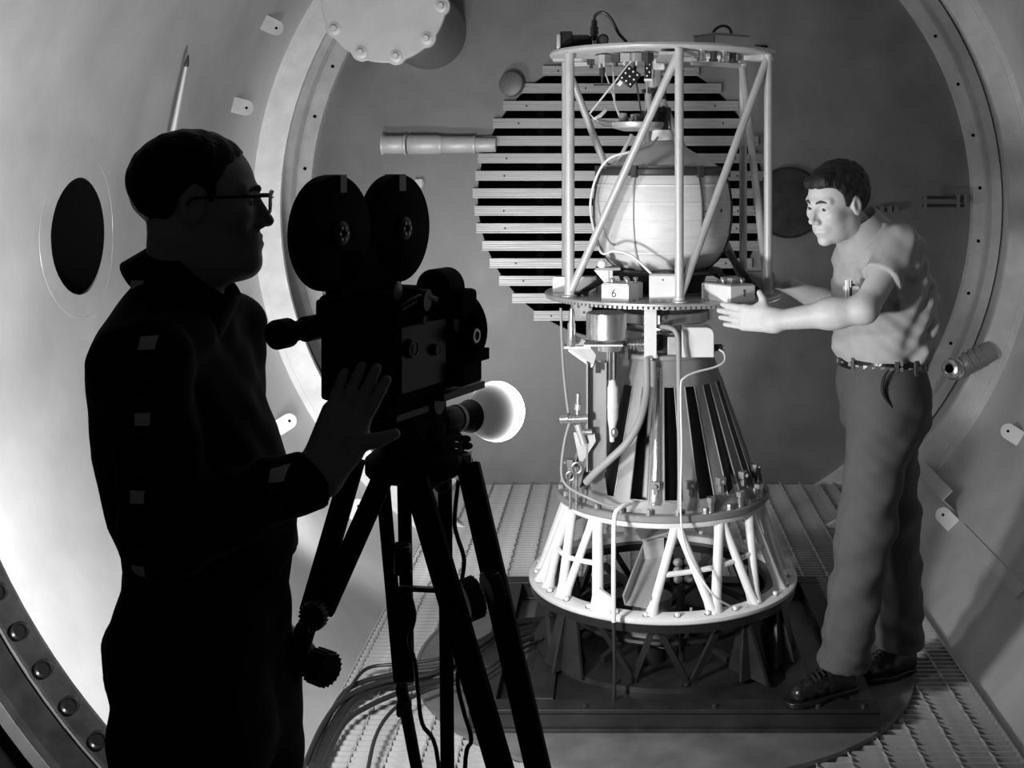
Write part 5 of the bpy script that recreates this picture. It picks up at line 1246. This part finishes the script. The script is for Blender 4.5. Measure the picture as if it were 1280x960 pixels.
# ---------------------------------------------------------------- the man filming
O = thing('person', (-.66, 1.93, 0), 'person with spectacles and dark plaid shirt standing at the film camera', 'person')
hc = Vector((-.668, 1.92, 1.695)); HR = basis((.965, .25, -.02)); hk = .935; nk = Vector((-.70, 1.93, 1.50))
S1, E1, W1 = Vector((-.695, 1.745, 1.465)), Vector((-.645, 1.715, 1.225)), P(399, 592, 1.865)
S2, E2, W2 = Vector((-.69, 2.11, 1.46)), Vector((-.68, 2.13, 1.2)), Vector((-.62, 2.08, .98))
tipw = P(458, 468, 1.905); hd1 = tipw - W1
G = Grid(*box_lo(hc, nk, pad=.14), .003)
hfld = head_field(G, hc, HR, hk, nk, (.058, .062))
hfld = smin(hfld, el(Loc(G, hc, HR), (.052, 0, -.096), (.040, .040, .026)), .035)
pc = [surfnet(G, hfld)]
G = Grid(*box_lo(E1, W1, tipw, pad=.06), .0034)
f = arm(G, E1.lerp(W1, .2), E1.lerp(W1, .6), W1, (.036, .036, .034, .030))
f = smin(f, hand_field(G, W1, hd1, (.82, -.05, -.5), -1, (.12, .10, .10, .10), 1.06, (.5, .85, .1), .08, .85, .060), .02); pc.append(surfnet(G, f))
G = Grid(*box_lo(E2, W2, pad=.2), .006)
f = arm(G, E2, E2.lerp(W2, .5), W2, (.045, .045, .04, .03)); f = smin(f, hand_field(G, W2, (.15, 0, -1), (.9, .1, 0), 1, (.3, .3, .3, .3)), .02); pc.append(surfnet(G, f))
oz = [1.12, 1.16, 1.205, 1.31, 1.422, 1.47, 1.509, 1.55, 1.585]
ob = [-.772, -.774, -.795, -.815, -.815, -.805, -.790, -.770, -.750]; of_ = [-.525, -.527, -.530, -.560, -.616, -.640, -.652, -.660, -.664]
oa = [.170, .175, .182, .192, .205, .200, .175, .115, .075]
ocx = [(p_ + q_) / 2 for p_, q_ in zip(ob, of_)]; obb = [(q_ - p_) / 2 for p_, q_ in zip(ob, of_)]; ocy = [1.93] * 9
G = Grid((-.90, 1.68, 1.0), (-.45, 2.2, 1.62), .008)
pc.append(surfnet(G, loft(G, oz, ocx, ocy, [q - .012 for q in oa], [q - .012 for q in obb], (0, 1), (1, 0))))
skin_obj('body', pc, 'skin', O)
eyes(hc, HR, hk, O); brows(hc, HR, hk, O)
G = Grid(*box_lo(hc, pad=.15), .0036)
hf, L = hair_field(G, hc, HR, hk, [-.12, -.07, -.045, -.026, -.005, .014, .018, .028, .034, .05, .07, .085, .12], [-.085, -.075, -.045, .012, .030, .026, -.02, -.02, .040, .066, .088, .12, .15], .0045, .0010)
skin_obj('hair', [surfnet(G, hf)], 'hair', O)
# plaid shirt
pm = mat('dark_plaid_cotton', .012, .9, 0, 0, 8, .15, 300, .1); nt = pm.node_tree; bs = nt.nodes['Principled BSDF']
tc = nt.nodes.new('ShaderNodeTexCoord'); sx = nt.nodes.new('ShaderNodeSeparateXYZ'); nt.links.new(tc.outputs['Object'], sx.inputs[0])
def mth(op, a, b_=None):
    n_ = nt.nodes.new('ShaderNodeMath'); n_.operation = op
    for i, q in enumerate((a, b_)):
        if q is None: continue
        if isinstance(q, (int, float)): n_.inputs[i].default_value = q
        else: nt.links.new(q, n_.inputs[i])
    return n_.outputs[0]
gx = mth('LESS_THAN', mth('FRACT', mth('ADD', mth('MULTIPLY', sx.outputs['X'], 1 / .16), 20.30)), .13)
gz = mth('LESS_THAN', mth('FRACT', mth('ADD', mth('MULTIPLY', sx.outputs['Z'], 1 / .104), 20.12)), .17)
gy = mth('LESS_THAN', mth('FRACT', mth('ADD', mth('MULTIPLY', sx.outputs['Z'], 1 / .026), 20.12)), .3)
colr = mth('ADD', mth('ADD', .010, mth('MULTIPLY', mth('MULTIPLY', gx, gy), .03)), mth('MULTIPLY', mth('MULTIPLY', gx, gz), .8))
nt.links.new(colr, bs.inputs['Base Color'])
bs.inputs['Sheen Weight'].default_value = .15; bs.inputs['Sheen Roughness'].default_value = .35
G = Grid((-.93, 1.58, 1.09), (-.36, 2.24, 1.62), .0055)
sh = loft(G, oz, ocx, ocy, oa, obb, (0, 1), (1, 0))
sh = smin(sh, rc(G, Vector((-.70, 1.86, 1.49)), S1, .06, .058), .05); sh = smin(sh, rc(G, Vector((-.70, 2.0, 1.49)), S2, .06, .065), .05)
CF = E1.lerp(W1, .95)
dc = (W1 - E1).normalized(); cutp = (G.X - f32(CF.x)) * f32(dc.x) + (G.Y - f32(CF.y)) * f32(dc.y) + (G.Z - f32(CF.z)) * f32(dc.z)
sl = smin(rc(G, S1 + Vector((.012, 0, 0)), E1, .060, .058), smax(rc(G, E1, CF + dc * .05, .060, .043), cutp, .004), .03)
sh = smin(sh, sl, .018); sh = smin(sh, smin(rc(G, S2, E2, .068, .055), rc(G, E2, W2, .055, .045), .03), .02)
frontm = np.clip((G.X + f32(.66)) * 8, 0, 1) * np.clip((G.Z - f32(1.2)) * 8, 0, 1)
sh = sh + f32(.0038) * folds(G, .9) * np.clip((G.X + f32(.78)) * 10, f32(.25), 1) + f32(.006) * frontm * wav(G, (75, 40, 45), 1.2) * wav(G, (10, 20, 16), .4)
sho = skin_obj('shirt', [surfnet(G, sh)], pm, O)
ax = Vector((.66, .05, .75)).normalized()
b = MB(); c_ = Vector((-.700, 1.93, 1.553)); b.lathe([(.080, -.02), (.074, .02), (.070, .045), (.076, .050), (.088, .012), (.100, -.025), (.09, -.028)], c_, ax, 36); b.build('collar', pm, sho, ang=80)
# dark trousers
G = Grid((-.92, 1.68, .04), (-.42, 2.18, 1.2), .0085)
pz = [.80, .86, .90, .976, 1.02, 1.06, 1.11, 1.17]; pb_ = [-.757, -.763, -.773, -.803, -.799, -.785, -.774, -.766]; pf_ = [-.555, -.55, -.548, -.545, -.543, -.538, -.532, -.529]
tr_ = loft(G, pz, [(p_ + q_) / 2 for p_, q_ in zip(pb_, pf_)], [1.93] * 8, [.17, .18, .185, .187, .186, .18, .172, .168], [(q_ - p_) / 2 for p_, q_ in zip(pb_, pf_)], (0, 1), (1, 0))
for y_, s_ in ((1.84, -.02), (2.02, .03)): tr_ = smin(tr_, smin(rc(G, (-.652, y_, .88), (-.65 + s_, y_, .5), .118, .092), rc(G, (-.65 + s_, y_, .5), (-.665 + s_, y_, .10), .092, .08), .03), .03)
tr_ = np.maximum(tr_ + f32(.004) * folds(G, .7), f32(.07) - G.Z)
skin_obj('trousers', [surfnet(G, tr_)], 'trouserblack', O)
shoe((-.76, 1.82), (-.49, 1.80), 0.0, O); shoe((-.71, 2.03), (-.44, 2.06), 0.0, O)
# spectacles
g_ = bpy.data.objects.new('spectacles', None); COL.objects.link(g_); g_.parent = O; gl = hc + HR @ Vector((.10, 0, .012)); g_.location = gl - WLOC[O.name]; WLOC[g_.name] = gl
def HL(x, y, z): return hc + HR @ Vector((x, y, z))
for s in (1, -1):
    ring_ = [HL(.108 + .004 * math.cos(q) * 0, s * .033 + .022 * math.cos(q), .002 + .017 * math.sin(q)) for q in np.linspace(0, 2 * PI, 25)]
    b = MB(); b.tube(ring_, .0014, 6); b.build('rim', 'black', g_)
    b = MB(); b.tube([HL(.108, s * .012, .014), HL(.110, s * .030, .0185), HL(.108, s * .055, .014)], .0028, 6, 4); b.build('brow_bar', 'black', g_)
    b = MB(); b.tube([HL(.108, s * .056, .013), HL(.10, s * .069, .013), HL(.05, s * .079, .011), HL(.0, s * .083, .009), HL(-.012, s * .083, -.002)], .0025, 6, 4); b.build('temple', 'black', g_)
    b = MB(); cen = HL(.108, s * .033, .002); b.lathe([(1e-5, .0012), (.0205, .0004), (.0205, -.0004), (1e-5, -.0002)], cen, HR @ Vector((1, 0, 0)), 24); b.build('lens', 'glass', g_)
b = MB(); b.tube([HL(.108, .011, .008), HL(.112, 0, .010), HL(.108, -.011, .008)], .0014, 6, 4); b.build('bridge', 'black', g_)
